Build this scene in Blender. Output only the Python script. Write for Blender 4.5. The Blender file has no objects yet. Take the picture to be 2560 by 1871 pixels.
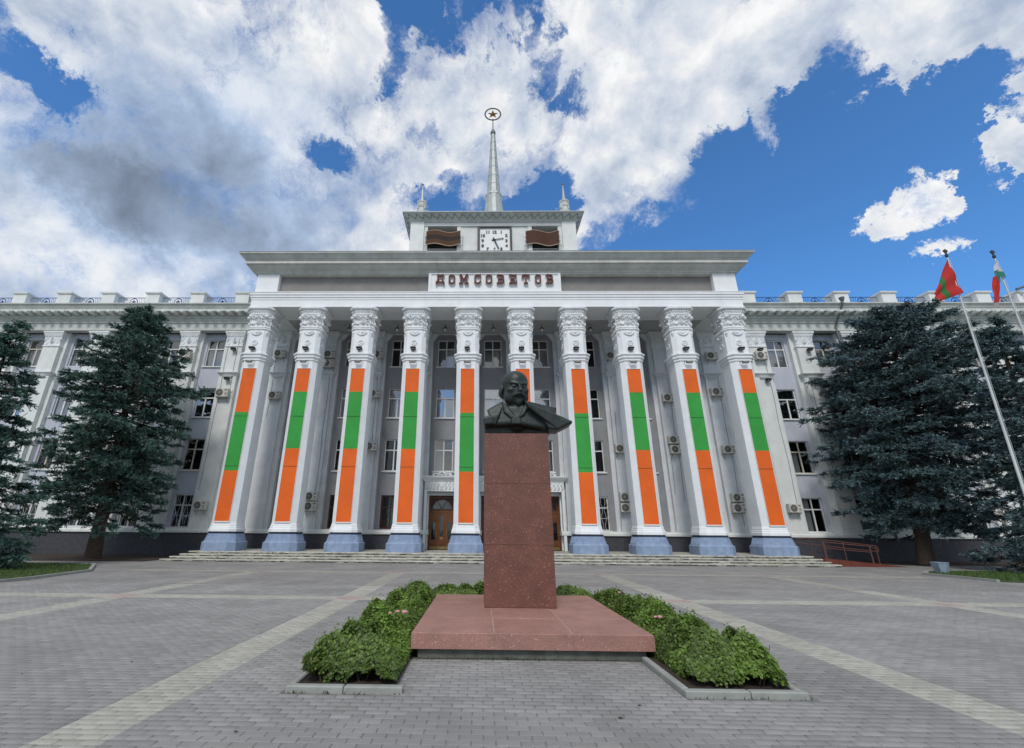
import bpy, math, random
import numpy as np
from mathutils import Matrix, Vector
random.seed(7); rng = np.random.default_rng(7)
R = math.radians
S = bpy.context.scene
COL = S.collection

# ------------------------------------------------------------------ camera
cam_d = bpy.data.cameras.new('camera'); cam = bpy.data.objects.new('camera', cam_d); COL.objects.link(cam)
S.camera = cam
pitch, yaw, roll = R(19.39), R(-1.04), R(.46)
fwd = Vector((math.sin(yaw)*math.cos(pitch), math.cos(yaw)*math.cos(pitch), math.sin(pitch)))
rt0 = Vector((math.cos(yaw), -math.sin(yaw), 0)); up0 = rt0.cross(fwd)
rt = rt0*math.cos(roll)+up0*math.sin(roll); up = -rt0*math.sin(roll)+up0*math.cos(roll)
m = Matrix((rt, up, -fwd)).transposed().to_4x4(); m.translation = (0, 0, 1.6)
cam.matrix_world = m
cam_d.sensor_width = 36; cam_d.lens = 1113/2560*36
cam_d.shift_x = 97.6/2560; cam_d.shift_y = .5/2560
cam_d.clip_start = .05; cam_d.clip_end = 3000

# ------------------------------------------------------------------ view
S.view_settings.view_transform = 'Standard'
try: S.view_settings.look = 'None'
except Exception: pass
S.view_settings.exposure = -.04; S.view_settings.gamma = 1.0
S.view_settings.use_curve_mapping = False

# ------------------------------------------------------------------ sun
SUN_EL, SUN_AZ = R(47), R(190)        # azimuth clockwise from +Y: behind and a little left of the viewer
sd = bpy.data.lights.new('sun', 'SUN'); sun = bpy.data.objects.new('sun', sd); COL.objects.link(sun)
sd.energy = 1.95; sd.angle = R(12); sd.color = (1, .955, .89)
sdir = Vector((math.sin(SUN_AZ)*math.cos(SUN_EL), math.cos(SUN_AZ)*math.cos(SUN_EL), math.sin(SUN_EL)))
sun.rotation_euler = sdir.to_track_quat('Z', 'Y').to_euler()
sun.location = (0, -20, 40)

# ------------------------------------------------------------------ node helpers
class NT:
    def __init__(s, tree): s.t = tree; s.n = tree.nodes; s.l = tree.links
    def new(s, typ, **kw):
        n = s.n.new(typ)
        for k, v in kw.items(): setattr(n, k, v)
        return n
    def put(s, sock, v):
        if isinstance(v, bpy.types.NodeSocket): s.l.new(v, sock)
        else:
            if sock.type == 'RGBA' and len(v) == 3: v = (*v, 1)
            sock.default_value = v
    def math(s, op, a, b=None, c=None, clamp=False):
        n = s.new('ShaderNodeMath', operation=op, use_clamp=clamp)
        for i, v in enumerate((a, b, c)):
            if v is not None: s.put(n.inputs[i], v)
        return n.outputs[0]
    def vmath(s, op, a, b=None, scale=None):
        n = s.new('ShaderNodeVectorMath', operation=op)
        s.put(n.inputs[0], a)
        if b is not None: s.put(n.inputs[1], b)
        if scale is not None: s.put(n.inputs['Scale'], scale)
        return n.outputs['Value'] if op in ('DOT_PRODUCT', 'LENGTH') else n.outputs[0]
    def noise(s, vec, scale, detail=5, rough=.55, dist=0, out='Fac'):
        n = s.new('ShaderNodeTexNoise'); s.put(n.inputs['Vector'], vec)
        n.inputs['Scale'].default_value = scale; n.inputs['Detail'].default_value = detail
        n.inputs['Roughness'].default_value = rough; n.inputs['Distortion'].default_value = dist
        return n.outputs[out]
    def mix(s, fac, a, b, blend='MIX'):
        n = s.new('ShaderNodeMix', data_type='RGBA', blend_type=blend)
        s.put(n.inputs[0], fac); s.put(n.inputs[6], a); s.put(n.inputs[7], b)
        return n.outputs[2]
    def rng(s, v, a, b, c=0, d=1, smooth=False):
        n = s.new('ShaderNodeMapRange'); n.interpolation_type = 'SMOOTHSTEP' if smooth else 'LINEAR'
        s.put(n.inputs[0], v)
        for i, x in enumerate((a, b, c, d)): n.inputs[i+1].default_value = x
        return n.outputs[0]

# ------------------------------------------------------------------ world: Nishita sky with broken cumulus
W = bpy.data.worlds.new('World'); S.world = W; W.use_nodes = True
wn = NT(W.node_tree); wn.n.clear()
out = wn.new('ShaderNodeOutputWorld')
sky = wn.new('ShaderNodeTexSky', sky_type='NISHITA'); sky.sun_disc = False
sky.sun_elevation = SUN_EL; sky.sun_rotation = SUN_AZ
sky.air_density = 1.0; sky.dust_density = .15; sky.ozone_density = 3.0
bg1 = wn.new('ShaderNodeBackground'); bg1.inputs[1].default_value = .15
skyc = wn.mix(1.0, sky.outputs[0], (.56, .98, 1.30), 'MULTIPLY')
wn.l.new(skyc, bg1.inputs[0])
tc = wn.new('ShaderNodeTexCoord'); D = tc.outputs['Generated']
def warp(vec, sc, det, amp, ro=.6):
    w_ = wn.vmath('SUBTRACT', wn.noise(vec, sc, det, ro, out='Color'), (.5, .5, .5))
    return wn.vmath('ADD', vec, wn.vmath('SCALE', w_, scale=amp))
DW = warp(warp(D, 2.2, 2, .13), 7.0, 8, .19, .70)
sp = wn.new('ShaderNodeSeparateXYZ'); wn.l.new(DW, sp.inputs[0])
az = wn.math('MULTIPLY', wn.math('ARCTAN2', sp.outputs[0], sp.outputs[1]), 57.29578)
el = wn.math('MULTIPLY', wn.math('ARCSINE', wn.math('MAXIMUM', wn.math('MINIMUM', sp.outputs[2], 1.0), -1.0)), 57.29578)
def blob(a0, e0, ra, re, w, rot=0, soft=.5):
    da = wn.math('SUBTRACT', az, a0); de = wn.math('SUBTRACT', el, e0)
    c, s_ = math.cos(R(rot)), math.sin(R(rot))
    u = wn.math('ADD', wn.math('MULTIPLY', da, c/ra), wn.math('MULTIPLY', de, s_/ra))
    v = wn.math('ADD', wn.math('MULTIPLY', da, -s_/re), wn.math('MULTIPLY', de, c/re))
    d2 = wn.math('ADD', wn.math('MULTIPLY', u, u), wn.math('MULTIPLY', v, v))
    return wn.math('MULTIPLY', wn.rng(d2, (1+soft)**2, max(.05, 1-soft)**2, 0, 1, True), w)
# broken cloud: gaps and separate clouds by (azimuth, elevation, radii, weight, tilt, softness), all in degrees
CLEAR = [(40, 20, 24, 17, 1.5, 0, .25), (40, 38, 8, 5.0, 1.2, 0, .4), (53, 31, 9, 6, 1.2, -20, .4), (21, 24, 13, 11.5, 1.3, 0, .3), (10, 40.5, 4.5, 2.2, 1.0, 5, .5), (-6, 41.5, 4.5, 2.0, .95, 15, .6), (1, 38, 9, 3, .7, 0, .5),
         (-12, 57.5, 7, 2.6, 1.1, -10, .5), (-16, 55, 2.0, 2.0, .6, 20, .6), (3, 57.5, 5, 2.2, .8, 0, .6), (-54, 37, 3.8, 1.8, .95, 15, .6), (-60, 38, 3, 2.4, .7, 0, .6), (11, 54.5, 1.8, 2.6, .62, 0, .7), (14.5, 50, 3, 1.2, .62, 0, .7),
         (-22.5, 45, 3.0, 1.6, .72, 0, .7), (-8, 47.5, 3, 1.5, .55, 0, .7), (75, 18, 14, 14, 1.2, 0, .3), (58, 37, 3, 2, .6, 0, .6), (53.2, 28.4, 1.4, 3.2, 2.2, 0, .6), (53, 33.2, 7, 1.8, 1.0, -15, .5)]
CLOUD = [(49.4, 29.6, 5.4, 2.8, 2.9, 14, .5), (57.8, 30.2, 4.6, 3.2, 2.6, 25, .5), (51.5, 24.8, 4.0, 1.2, 1.9, 5, .6), (39.2, 40.3, 1.2, 3.0, .75, 15, .8), (58, 37, 7, 4.5, 1.0, 0, .6), (22, 44, 7, 3.4, .9, 10, .6), (51, 39.5, 4, 2.5, .7, 0, .6), (10.5, 33.5, 2.2, 1.3, 1.2, 0, .6), (41, 44, 3, 1.0, .5, 0, .7)]
dens = wn.math('MULTIPLY', wn.math('SUBTRACT', wn.noise(D, 2.1, 12, .62, .2), .5), 1.7)
dens = wn.math('ADD', dens, wn.math('MULTIPLY', wn.math('SUBTRACT', wn.noise(DW, 8, 10, .70, .1), .5), 2.3))
dens = wn.math('ADD', dens, .62)
for b in CLEAR: dens = wn.math('SUBTRACT', dens, blob(*b))
for b in CLOUD: dens = wn.math('ADD', dens, blob(*b))
edge = wn.rng(wn.noise(D, 5, 4, .5), .35, .65, .7, 1.9)
cover = wn.rng(wn.math('MULTIPLY', dens, edge), -.06, .95, 0, 1, True)
def dn(off): 
    v_ = D if off is None else wn.vmath('ADD', D, off)
    return wn.math('ADD', wn.math('MULTIPLY', wn.noise(v_, 3.2, 3, .5, .1), .9), wn.math('MULTIPLY', wn.noise(v_, 9.5, 6, .6, .3), .55))
lit = wn.math('SUBTRACT', dn(None), dn((-.012, .015, .05)))
dark = wn.math('ADD', blob(-40, 34, 12, 6.5, .42, 0, .8), blob(-42, 31.0, 9, 3.2, .36, 0, .7), blob(-52, 28.5, 9, 2.4, .28, -8, .8))
dark = wn.math('ADD', dark, blob(-33, 42, 11, 7, .20, 0, .8))
dark = wn.math('ADD', dark, blob(-52, 22, 22, 5, .10, 0, .7))
dark = wn.math('MULTIPLY', dark, wn.rng(wn.noise(D, 2.6, 6, .5), .25, .62, .72, 1.02), clamp=True)
shade = wn.math('ADD', wn.math('MULTIPLY', lit, 2.1), wn.math('MULTIPLY', wn.math('SUBTRACT', wn.noise(DW, 3.4, 5, .5), .5), .85))
thin = wn.rng(dens, .25, 1.3, 0, .13)
lum = wn.math('SUBTRACT', wn.math('ADD', .80, wn.math('MULTIPLY', shade, .9)), thin)
lum = wn.rng(lum, .40, 1.0, .55, 1.0)
lum = wn.math('MULTIPLY', lum, wn.math('SUBTRACT', 1.0, wn.math('MULTIPLY', dark, .80)))
ccol = wn.mix(wn.math('ADD', wn.math('MULTIPLY', dark, 1.0), wn.rng(lum, .92, .55, 0, .75), clamp=True), (.97, .985, 1.0), (.70, .89, 1.22))
cc = wn.vmath('SCALE', ccol, scale=lum)
bg2 = wn.new('ShaderNodeBackground'); bg2.inputs[1].default_value = 1.0; wn.l.new(cc, bg2.inputs[0])
mx = wn.new('ShaderNodeMixShader'); wn.l.new(cover, mx.inputs[0]); wn.l.new(bg1.outputs[0], mx.inputs[1]); wn.l.new(bg2.outputs[0], mx.inputs[2])
wn.l.new(mx.outputs[0], out.inputs[0])

# ------------------------------------------------------------------ materials
MATS = {}
def mat(name, col, rough=.75, var=.12, vs=1.3, bump=.15, bs=25, streak=0, dirt=(.16, .15, .13), spec=.4, metal=0, tint=0, orand=0,
        speck=0, speckcol=(.6, .5, .45), fine=0, lowdirt=None, trans=0):
    if name in MATS: return MATS[name]
    M = bpy.data.materials.new(name); M.use_nodes = True; t = NT(M.node_tree)
    b = M.node_tree.nodes['Principled BSDF']
    P = t.new('ShaderNodeNewGeometry').outputs['Position']
    c = Vector(col)
    n1 = t.noise(P, vs, 6, .6)
    base = t.mix(t.rng(n1, .3, .7), tuple(c*(1-var)), tuple(min(.95, x) for x in c*(1+var)))
    if fine:
        base = t.mix(t.math('MULTIPLY', t.rng(t.noise(P, 60, 3, .7), .45, .7), fine), base, tuple(c*.55))
    if streak:
        sv = t.vmath('MULTIPLY', P, (2.2, 2.2, .22))
        f = t.rng(t.noise(sv, 1.6, 6, .65), .5, .78)
        f2 = t.rng(t.noise(P, .5, 4, .6), .42, .65)
        base = t.mix(t.math('MULTIPLY', t.math('MULTIPLY', f, f2), streak), base, dirt)
        f3 = t.rng(t.noise(P, 3.4, 8, .7), .6, .75)
        base = t.mix(t.math('MULTIPLY', f3, streak*.35), base, dirt)
    if speck:
        v = t.new('ShaderNodeTexVoronoi'); t.put(v.inputs['Vector'], P); v.inputs['Scale'].default_value = 34
        f = t.rng(v.outputs['Distance'], .30, .18)
        sel = t.rng(t.noise(P, 23, 2, .5), .54, .60)
        base = t.mix(t.math('MULTIPLY', t.math('MULTIPLY', f, sel), speck), base, speckcol)
        v2 = t.new('ShaderNodeTexVoronoi'); t.put(v2.inputs['Vector'], P); v2.inputs['Scale'].default_value = 46
        base = t.mix(t.math('MULTIPLY', t.rng(v2.outputs['Distance'], .3, .15), .35*speck), base, tuple(c*.4))
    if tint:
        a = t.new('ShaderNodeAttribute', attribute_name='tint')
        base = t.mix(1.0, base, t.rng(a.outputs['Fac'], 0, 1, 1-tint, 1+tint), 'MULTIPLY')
    if orand:
        o = t.new('ShaderNodeObjectInfo')
        base = t.mix(1.0, base, t.rng(o.outputs['Random'], 0, 1, 1-orand, 1+orand), 'MULTIPLY')
    t.put(b.inputs['Base Color'], base)
    b.inputs['Roughness'].default_value = rough; b.inputs['Specular IOR Level'].default_value = spec; b.inputs['Metallic'].default_value = metal
    if bump:
        bp = t.new('ShaderNodeBump'); bp.inputs['Strength'].default_value = bump; bp.inputs['Distance'].default_value = .02
        t.put(bp.inputs['Height'], t.noise(P, bs, 6, .65)); t.l.new(bp.outputs[0], b.inputs['Normal'])
    if trans:
        tr = t.new('ShaderNodeBsdfTranslucent'); t.put(tr.inputs[0], base)
        mxs = t.new('ShaderNodeMixShader'); mxs.inputs[0].default_value = trans
        o_ = M.node_tree.nodes['Material Output']
        t.l.new(b.outputs[0], mxs.inputs[1]); t.l.new(tr.outputs[0], mxs.inputs[2]); t.l.new(mxs.outputs[0], o_.inputs[0])
    MATS[name] = M; return M
WHITE = mat('white_paint', (.79, .81, .82), streak=.38, dirt=(.50, .51, .49), var=.05)
CREAM = mat('cream_paint', (.71, .73, .71), streak=.5, dirt=(.38, .38, .32), var=.08)
WORN = mat('weathered_moulding', (.52, .54, .51), streak=.75, dirt=(.26, .26, .22), var=.16, bump=.3)
CAPM = mat('capital_stucco', (.76, .78, .785), streak=.8, dirt=(.33, .34, .31), var=.1, bump=.35, bs=14)
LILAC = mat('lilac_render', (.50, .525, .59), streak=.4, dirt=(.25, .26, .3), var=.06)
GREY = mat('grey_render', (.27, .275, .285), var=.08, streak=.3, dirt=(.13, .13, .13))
ATTIC = mat('attic_render', (.215, .21, .198), var=.12, streak=.6, dirt=(.22, .22, .21))
SLATE = mat('dark_basement', (.055, .058, .068), var=.25, vs=5, bump=.7, bs=9, rough=.8)
BLUE = mat('blue_paint', (.245, .32, .455), var=.16, vs=4, streak=.9, dirt=(.13, .16, .22), bump=.5, bs=12)
PILW = mat('pilaster_paint', (.66, .68, .695), streak=1.0, dirt=(.40, .40, .37), var=.09)
SOFFIT = mat('soffit_plaster', (.46, .46, .45), var=.08, streak=.2)
ROOFM = mat('roof_sheet', (.32, .35, .36), rough=.5)
ORANGE = mat('orange_fabric', (.74, .125, .012), var=.10, vs=.9, bump=.35, bs=30, rough=.75, fine=.12)
GREEN = mat('green_fabric', (.035, .31, .05), var=.10, vs=.9, bump=.35, bs=30, rough=.75, fine=.12)
TRIM = mat('banner_frame_paint', (.72, .70, .66), var=.05)
STEP = mat('weathered_step_stone', (.44, .43, .37), var=.25, vs=4, bump=.9, bs=9, streak=1.3, dirt=(.10, .10, .075), orand=.12)
STEPD = mat('step_riser_dark', (.09, .09, .075), var=.3, vs=5, bump=.8, bs=9)
PGREY = mat('grey_paver', (.292, .285, .275), var=.2, vs=.6, tint=.11, orand=.09, bump=.6, bs=60, fine=.2, streak=.4, dirt=(.17, .165, .15))
PBEIGE = mat('beige_paver', (.42, .41, .355), var=.12, vs=.8, tint=.11, orand=.09, bump=.6, bs=60, fine=.2, streak=.35, dirt=(.26, .25, .22))
PRED = mat('red_paver', (.385, .30, .275), var=.12, vs=.8, tint=.15, orand=.12, bump=.6, bs=60, fine=.2)
JOINT = mat('paving_joint_sand', (.175, .17, .155), var=.3, vs=3, bump=.5, bs=60)
GRAN = mat('red_granite', (.168, .068, .048), rough=.5, var=.24, vs=3.5, bump=.3, bs=30, speck=.75, speckcol=(.50, .35, .29), fine=.7, streak=.5, dirt=(.075, .035, .03))
GRANL = mat('red_granite_slab', (.365, .19, .155), rough=.5, var=.16, vs=2.6, bump=.35, bs=30, speck=.7, speckcol=(.66, .50, .45), fine=.5, streak=.8, dirt=(.19, .105, .09), orand=.05)
CONC = mat('mossy_concrete', (.115, .12, .10), var=.4, vs=5, bump=.8, bs=14)
KERB = mat('kerb_concrete', (.30, .315, .29), var=.15, vs=5, bump=.4, bs=30, streak=.6, dirt=(.15, .16, .13))
BRONZE = mat('bronze_patina', (.026, .035, .032), rough=.42, var=.4, vs=4.5, bump=.4, bs=16, metal=.2, spec=.45, streak=.8, dirt=(.05, .068, .055))
SOIL = mat('soil', (.045, .032, .024), var=.3, vs=6, bump=1, bs=20, rough=.95)
LEAF = mat('rose_leaf', (.116, .188, .031), rough=.5, var=.35, vs=2.5, tint=.8, bump=0, spec=.45, trans=.25)
STEM = mat('stem_wood', (.07, .06, .03), bump=0)
PINK = mat('pink_petal', (.75, .36, .38), var=.1, bump=0, trans=.2)
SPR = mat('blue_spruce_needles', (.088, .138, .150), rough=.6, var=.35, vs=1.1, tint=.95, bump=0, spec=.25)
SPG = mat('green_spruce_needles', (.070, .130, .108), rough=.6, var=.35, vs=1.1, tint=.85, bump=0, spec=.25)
BARK = mat('spruce_bark', (.062, .045, .034), var=.3, vs=8, bump=1, bs=18, rough=.95)
GRASS = mat('grass', (.055, .11, .018), var=.35, vs=1.5, tint=.5, bump=0)
LAWN = mat('lawn_soil', (.05, .075, .022), var=.3, vs=3, bump=.6)
GUN = mat('spire_sheet_metal', (.40, .435, .43), rough=.5, var=.18, vs=2, streak=.8, dirt=(.2, .21, .2), metal=.2)
DARKM = mat('dark_metal', (.022, .022, .024), rough=.5, bump=0)
LAMPW = mat('lamp_glass', (.7, .7, .68), rough=.3, bump=0)
BRICKR = mat('maroon_paint', (.115, .036, .034), var=.1, bump=0)
LETE = mat('letter_edge', (.56, .50, .50), bump=0)
GOLD = mat('star_gold', (.22, .11, .022), rough=.4, metal=.5, bump=0)
RIBB = mat('ribbon_brown', (.068, .026, .008), var=.15, vs=3, bump=.3, bs=12)
RIBD = mat('ribbon_dark', (.018, .009, .006), var=.15, bump=.3, bs=12)
RIBR = mat('ribbon_red_brown', (.060, .018, .008), var=.12, vs=3, bump=.3, bs=12)
RIBE = mat('ribbon_edge', (.55, .40, .28), bump=0)
DIALW = mat('clock_dial', (.80, .81, .80), var=.03, bump=0)
ACW = mat('aircon_casing', (.60, .59, .53), var=.08, streak=.5, dirt=(.3, .27, .2), bump=0)
ACD = mat('aircon_grille', (.06, .06, .06), bump=0)
FRAMEW = mat('window_frame_paint', (.72, .73, .72), var=.06, bump=0)
FRAMEO = mat('old_window_frame', (.55, .52, .42), var=.15, vs=6, bump=0)
CURT = mat('curtain_cloth', (.62, .60, .60), var=.06, bump=0, trans=.3)
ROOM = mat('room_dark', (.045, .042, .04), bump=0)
WOOD = mat('door_wood', (.155, .056, .017), rough=.4, var=.25, vs=5, bump=.2, bs=25)
WOODD = mat('dark_door_wood', (.055, .018, .010), rough=.4, var=.25, vs=5, bump=.2)
BRASS = mat('brass_plate', (.35, .25, .10), rough=.35, metal=.6, bump=0)
RAMP = mat('ramp_paint', (.155, .038, .024), var=.25, vs=4, bump=.4)
RAILM = mat('rusty_rail_paint', (.13, .055, .045), var=.2, bump=0)
BINM = mat('bin_paint', (.22, .29, .36), var=.2, vs=6, bump=.2)
POLE = mat('flagpole_paint', (.52, .56, .56), rough=.4, bump=0)
FRED = mat('flag_red', (.55, .035, .03), var=.08, bump=0, trans=.35)
FGRN = mat('flag_green', (.05, .20, .05), var=.08, bump=0, trans=.35)
FGR2 = mat('flag_blue_green', (.04, .22, .16), var=.08, bump=0, trans=.35)
FWHT = mat('flag_white', (.6, .6, .66), var=.08, bump=0, trans=.35)
PIPE = mat('downpipe_zinc', (.12, .14, .15), rough=.45, bump=0)
ZIG = mat('zigzag_relief', (.26, .29, .28), var=.15, bump=.2)
IRON = mat('railing_iron', (.03, .065, .19), bump=0)
LITTER = mat('dry_leaf', (.04, .032, .022), bump=0)

def glass(name, refl, tintc=(1, 1, 1), wave=.012):
    M = bpy.data.materials.new(name); M.use_nodes = True; t = NT(M.node_tree); t.n.clear()
    o = t.new('ShaderNodeOutputMaterial'); g = t.new('ShaderNodeBsdfGlossy'); g.inputs['Roughness'].default_value = .03
    g.inputs['Color'].default_value = (*tintc, 1)
    tr = t.new('ShaderNodeBsdfTransparent'); tr.inputs[0].default_value = (.72, .76, .76, 1)
    P = t.new('ShaderNodeNewGeometry').outputs['Position']
    bp = t.new('ShaderNodeBump'); bp.inputs['Strength'].default_value = .35; bp.inputs['Distance'].default_value = wave
    t.put(bp.inputs['Height'], t.noise(P, 1.7, 2, .5)); t.l.new(bp.outputs[0], g.inputs['Normal'])
    lw = t.new('ShaderNodeLayerWeight'); lw.inputs[0].default_value = .35
    f = t.math('ADD', t.math('MULTIPLY', lw.outputs['Fresnel'], .5), refl, clamp=True)
    mxs = t.new('ShaderNodeMixShader'); t.put(mxs.inputs[0], f)
    t.l.new(tr.outputs[0], mxs.inputs[1]); t.l.new(g.outputs[0], mxs.inputs[2]); t.l.new(mxs.outputs[0], o.inputs[0])
    return M
GLASS = [glass('window_glass_clear', .03), glass('window_glass_reflective', .30, (.9, .95, 1)), glass('window_glass_mid', .14)]

# ------------------------------------------------------------------ mesh helpers
class MB:
    def __init__(s): s.v = []; s.f = []
    def add(s, vs, fs):
        o = len(s.v); s.v += [tuple(p) for p in vs]; s.f += [tuple(i+o for i in f) for f in fs]; return s
    def box(s, x0, x1, y0, y1, z0, z1):
        return s.add([(x0,y0,z0),(x1,y0,z0),(x1,y1,z0),(x0,y1,z0),(x0,y0,z1),(x1,y0,z1),(x1,y1,z1),(x0,y1,z1)],
                     [(3,2,1,0),(4,5,6,7),(0,1,5,4),(1,2,6,5),(2,3,7,6),(3,0,4,7)])
    def loft(s, secs, cap=True):
        n = len(secs[0]); o = len(s.v); fs = []
        for k in range(len(secs)-1):
            for i in range(n):
                j = (i+1) % n; fs.append((k*n+i, k*n+j, (k+1)*n+j, (k+1)*n+i))
        if cap: fs.append(tuple(range(n-1, -1, -1))); fs.append(tuple((len(secs)-1)*n+i for i in range(n)))
        return s.add([p for q in secs for p in q], fs)
    def tube(s, pts, r, n=6, cap=True):
        pts = [Vector(p) for p in pts]; rs = r if isinstance(r, (list, tuple)) else [r]*len(pts); secs = []
        ref = Vector((0, 0, 1))
        for i, p in enumerate(pts):
            d = (pts[min(i+1, len(pts)-1)]-pts[max(i-1, 0)]).normalized()
            a = ref if abs(d.dot(ref)) < .9 else Vector((1, 0, 0))
            u = d.cross(a).normalized(); w = u.cross(d).normalized()
            secs.append([p+(u*math.cos(2*math.pi*k/n)-w*math.sin(2*math.pi*k/n))*rs[i] for k in range(n)])
        return s.loft(secs, cap)
    def ring(s, c, ax1, ax2, Rr, r, n=20, m=5, a0=0, a1=360):
        full = abs(a1-a0) >= 360; k = n if full else n+1
        pts = [Vector(c)+Vector(ax1)*Rr*math.cos(R(a0+(a1-a0)*i/n))+Vector(ax2)*Rr*math.sin(R(a0+(a1-a0)*i/n)) for i in range(k)]
        if full:
            pts = pts+[pts[0]]
        return s.tube(pts, r, m)
    def ball(s, c, rx, ry=None, rz=None, n=8, m=5):
        ry = ry or rx; rz = rz or rx; secs = []
        for k in range(m+1):
            th = math.pi*k/m; q = max(math.sin(th), .02)
            secs.append([(c[0]+rx*q*math.cos(2*math.pi*i/n), c[1]+ry*q*math.sin(2*math.pi*i/n), c[2]-rz*math.cos(th)) for i in range(n)])
        return s.loft(secs)
    def ext(s, poly, y0, y1):      # polygon in XZ (counter-clockwise seen from -Y) extruded along Y
        n = len(poly); vs = [(x, y0, z) for x, z in poly]+[(x, y1, z) for x, z in poly]
        return s.add(vs, [tuple(range(n)), tuple(range(2*n-1, n-1, -1))]+[(i+n, (i+1) % n+n, (i+1) % n, i) for i in range(n)])
    def extx(s, poly, x0, x1):     # polygon in YZ extruded along X
        n = len(poly); vs = [(x0, y, z) for y, z in poly]+[(x1, y, z) for y, z in poly]
        return s.add(vs, [tuple(range(n)), tuple(range(2*n-1, n-1, -1))]+[(i+n, (i+1) % n+n, (i+1) % n, i) for i in range(n)])
    def lathe(s, c, prof, n=16):
        return s.loft([[(c[0]+r*math.cos(2*math.pi*(i+.5)/n), c[1]+r*math.sin(2*math.pi*(i+.5)/n), c[2]+z) for i in range(n)] for r, z in prof])
    def mesh(s, name, m, smooth=False):
        me = bpy.data.meshes.new(name); me.from_pydata(s.v, [], s.f); me.materials.append(m)
        if smooth:
            me.polygons.foreach_set('use_smooth', [True]*len(me.polygons))
            try: me.set_sharp_from_angle(angle=R(38))
            except Exception: pass
        me.update(); return me
    def build(s, name, m, parent=None, loc=None, smooth=False):
        return link(name, s.mesh(name, m, smooth), parent, loc)
def link(name, me, parent=None, loc=None):
    o = bpy.data.objects.new(name, me); COL.objects.link(o)
    if parent: o.parent = parent
    if loc: o.location = loc
    return o
def tag(o, label=None, cat=None, group=None, kind=None):
    if label: o['label'] = label
    if cat: o['category'] = cat
    if group: o['group'] = group
    if kind: o['kind'] = kind
    return o
def empty(name, loc=(0, 0, 0), label=None, cat=None, group=None):
    o = bpy.data.objects.new(name, None); COL.objects.link(o); o.location = loc; o.empty_display_size = .2
    return tag(o, label, cat, group)
def copy_tree(o, parent=None):
    c = o.copy(); COL.objects.link(c); c.parent = parent
    for ch in list(o.children): copy_tree(ch, c)
    return c
def fastmesh(name, V, F, m, tint=None):
    """V (n,3), F (k,q) arrays"""
    me = bpy.data.meshes.new(name); q = F.shape[1]
    me.vertices.add(len(V)); me.vertices.foreach_set('co', np.asarray(V, np.float32).ravel())
    me.loops.add(F.size); me.loops.foreach_set('vertex_index', np.asarray(F, np.int32).ravel())
    me.polygons.add(len(F)); me.polygons.foreach_set('loop_start', np.arange(0, F.size, q, dtype=np.int32))
    me.polygons.foreach_set('loop_total', np.full(len(F), q, np.int32))
    if tint is not None:
        a = me.attributes.new('tint', 'FLOAT', 'POINT'); a.data.foreach_set('value', np.asarray(tint, np.float32))
    me.update(calc_edges=True); me.validate(); me.materials.append(m); return me
def rect(x0, x1, y0, y1, z): return [(x0,y0,z),(x1,y0,z),(x1,y1,z),(x0,y1,z)]
def octo(cx, cy, h, c, z):
    return [(cx+a, cy+b, z) for a, b in ((-h+c,-h),(h-c,-h),(h,-h+c),(h,h-c),(h-c,h),(-h+c,h),(-h,h-c),(-h,-h+c))]

AX = .905            # the building's axis
SPC = 3.43           # bay spacing
LAND = .46           # landing height
YF = 26.15           # column fronts
YP, YB, YW = 30.0, 30.28, 30.58      # pilaster face, backing strip, window panel
ORD = ['first', 'second', 'third', 'fourth', 'fifth', 'sixth', 'seventh', 'eighth', 'ninth', 'tenth']
colx = [AX+SPC*(i-4.5) for i in range(10)]

# ================================================================== ground
base = MB().add([(-900,-900,-.007),(900,-900,-.007),(900,1500,-.007),(-900,1500,-.007)], [(0,1,2,3)]).build('ground', JOINT)
tag(base, kind='structure')
pv = empty('pavement'); tag(pv, kind='structure')
YEND = 15.0
STR = [(-3.56, -2.97), (-9.32, -8.72), (4.58, 5.18), (11.05, 11.65)]      # lengthwise light bands
CRS = [(12.0, 12.6), (19.2, 19.8)]
def zone(x, y):
    a = any(l <= x <= r for l, r in STR); b = any(l <= y <= r for l, r in CRS)
    return 2 if a and b else (1 if a or b else 0)
bx, by = .2, .1
cells = []          # x, y, width of each paver
blocks = sorted(STR)
y = 3.0; row = 0
while y < YEND-.001:
    hw = 1.32*y+2.2; ym = y+by/2
    cuts = [-hw]+[v for p in blocks for v in p if abs(v) < hw]+[hw]
    segs = list(zip(cuts, cuts[1:]))
    if 5.44 < ym < 11.82:      # the planters and the pedestal
        ns = []
        for a, b in segs:
            solid = [(-2.07, 3.45)] if ym > 6.8 else [(-2.07, -.93), (2.11, 3.45)]
            parts = [(a, b)]
            for c0, c1 in solid:
                q = []
                for p0, p1 in parts:
                    if c1 <= p0 or c0 >= p1: q.append((p0, p1)); continue
                    if p0 < c0: q.append((p0, c0))
                    if c1 < p1: q.append((c1, p1))
                parts = q
            ns += parts
        segs = ns
    for a, b in segs:
        first = a+(.1 if row % 2 else .2)
        if a == -hw: first = math.floor(a/bx)*bx+(row % 2)*bx/2
        e = [a]; t_ = first
        while t_ < b-.03:
            if t_ > a+.03: e.append(t_)
            t_ += bx
        e.append(b)
        cells += [(p, y, q-p) for p, q in zip(e, e[1:])]
    y += by; row += 1
cells = np.array(cells); cx_ = cells[:, 0]+cells[:, 2]/2
vis = (np.abs(cx_-.2) < 1.06*cells[:,1]+.5) & (cells[:,1] > 3.62)
order = np.argsort(np.where(vis, np.hypot(cx_, cells[:,1]), 1e9))
near = set(order[:300].tolist())
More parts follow.
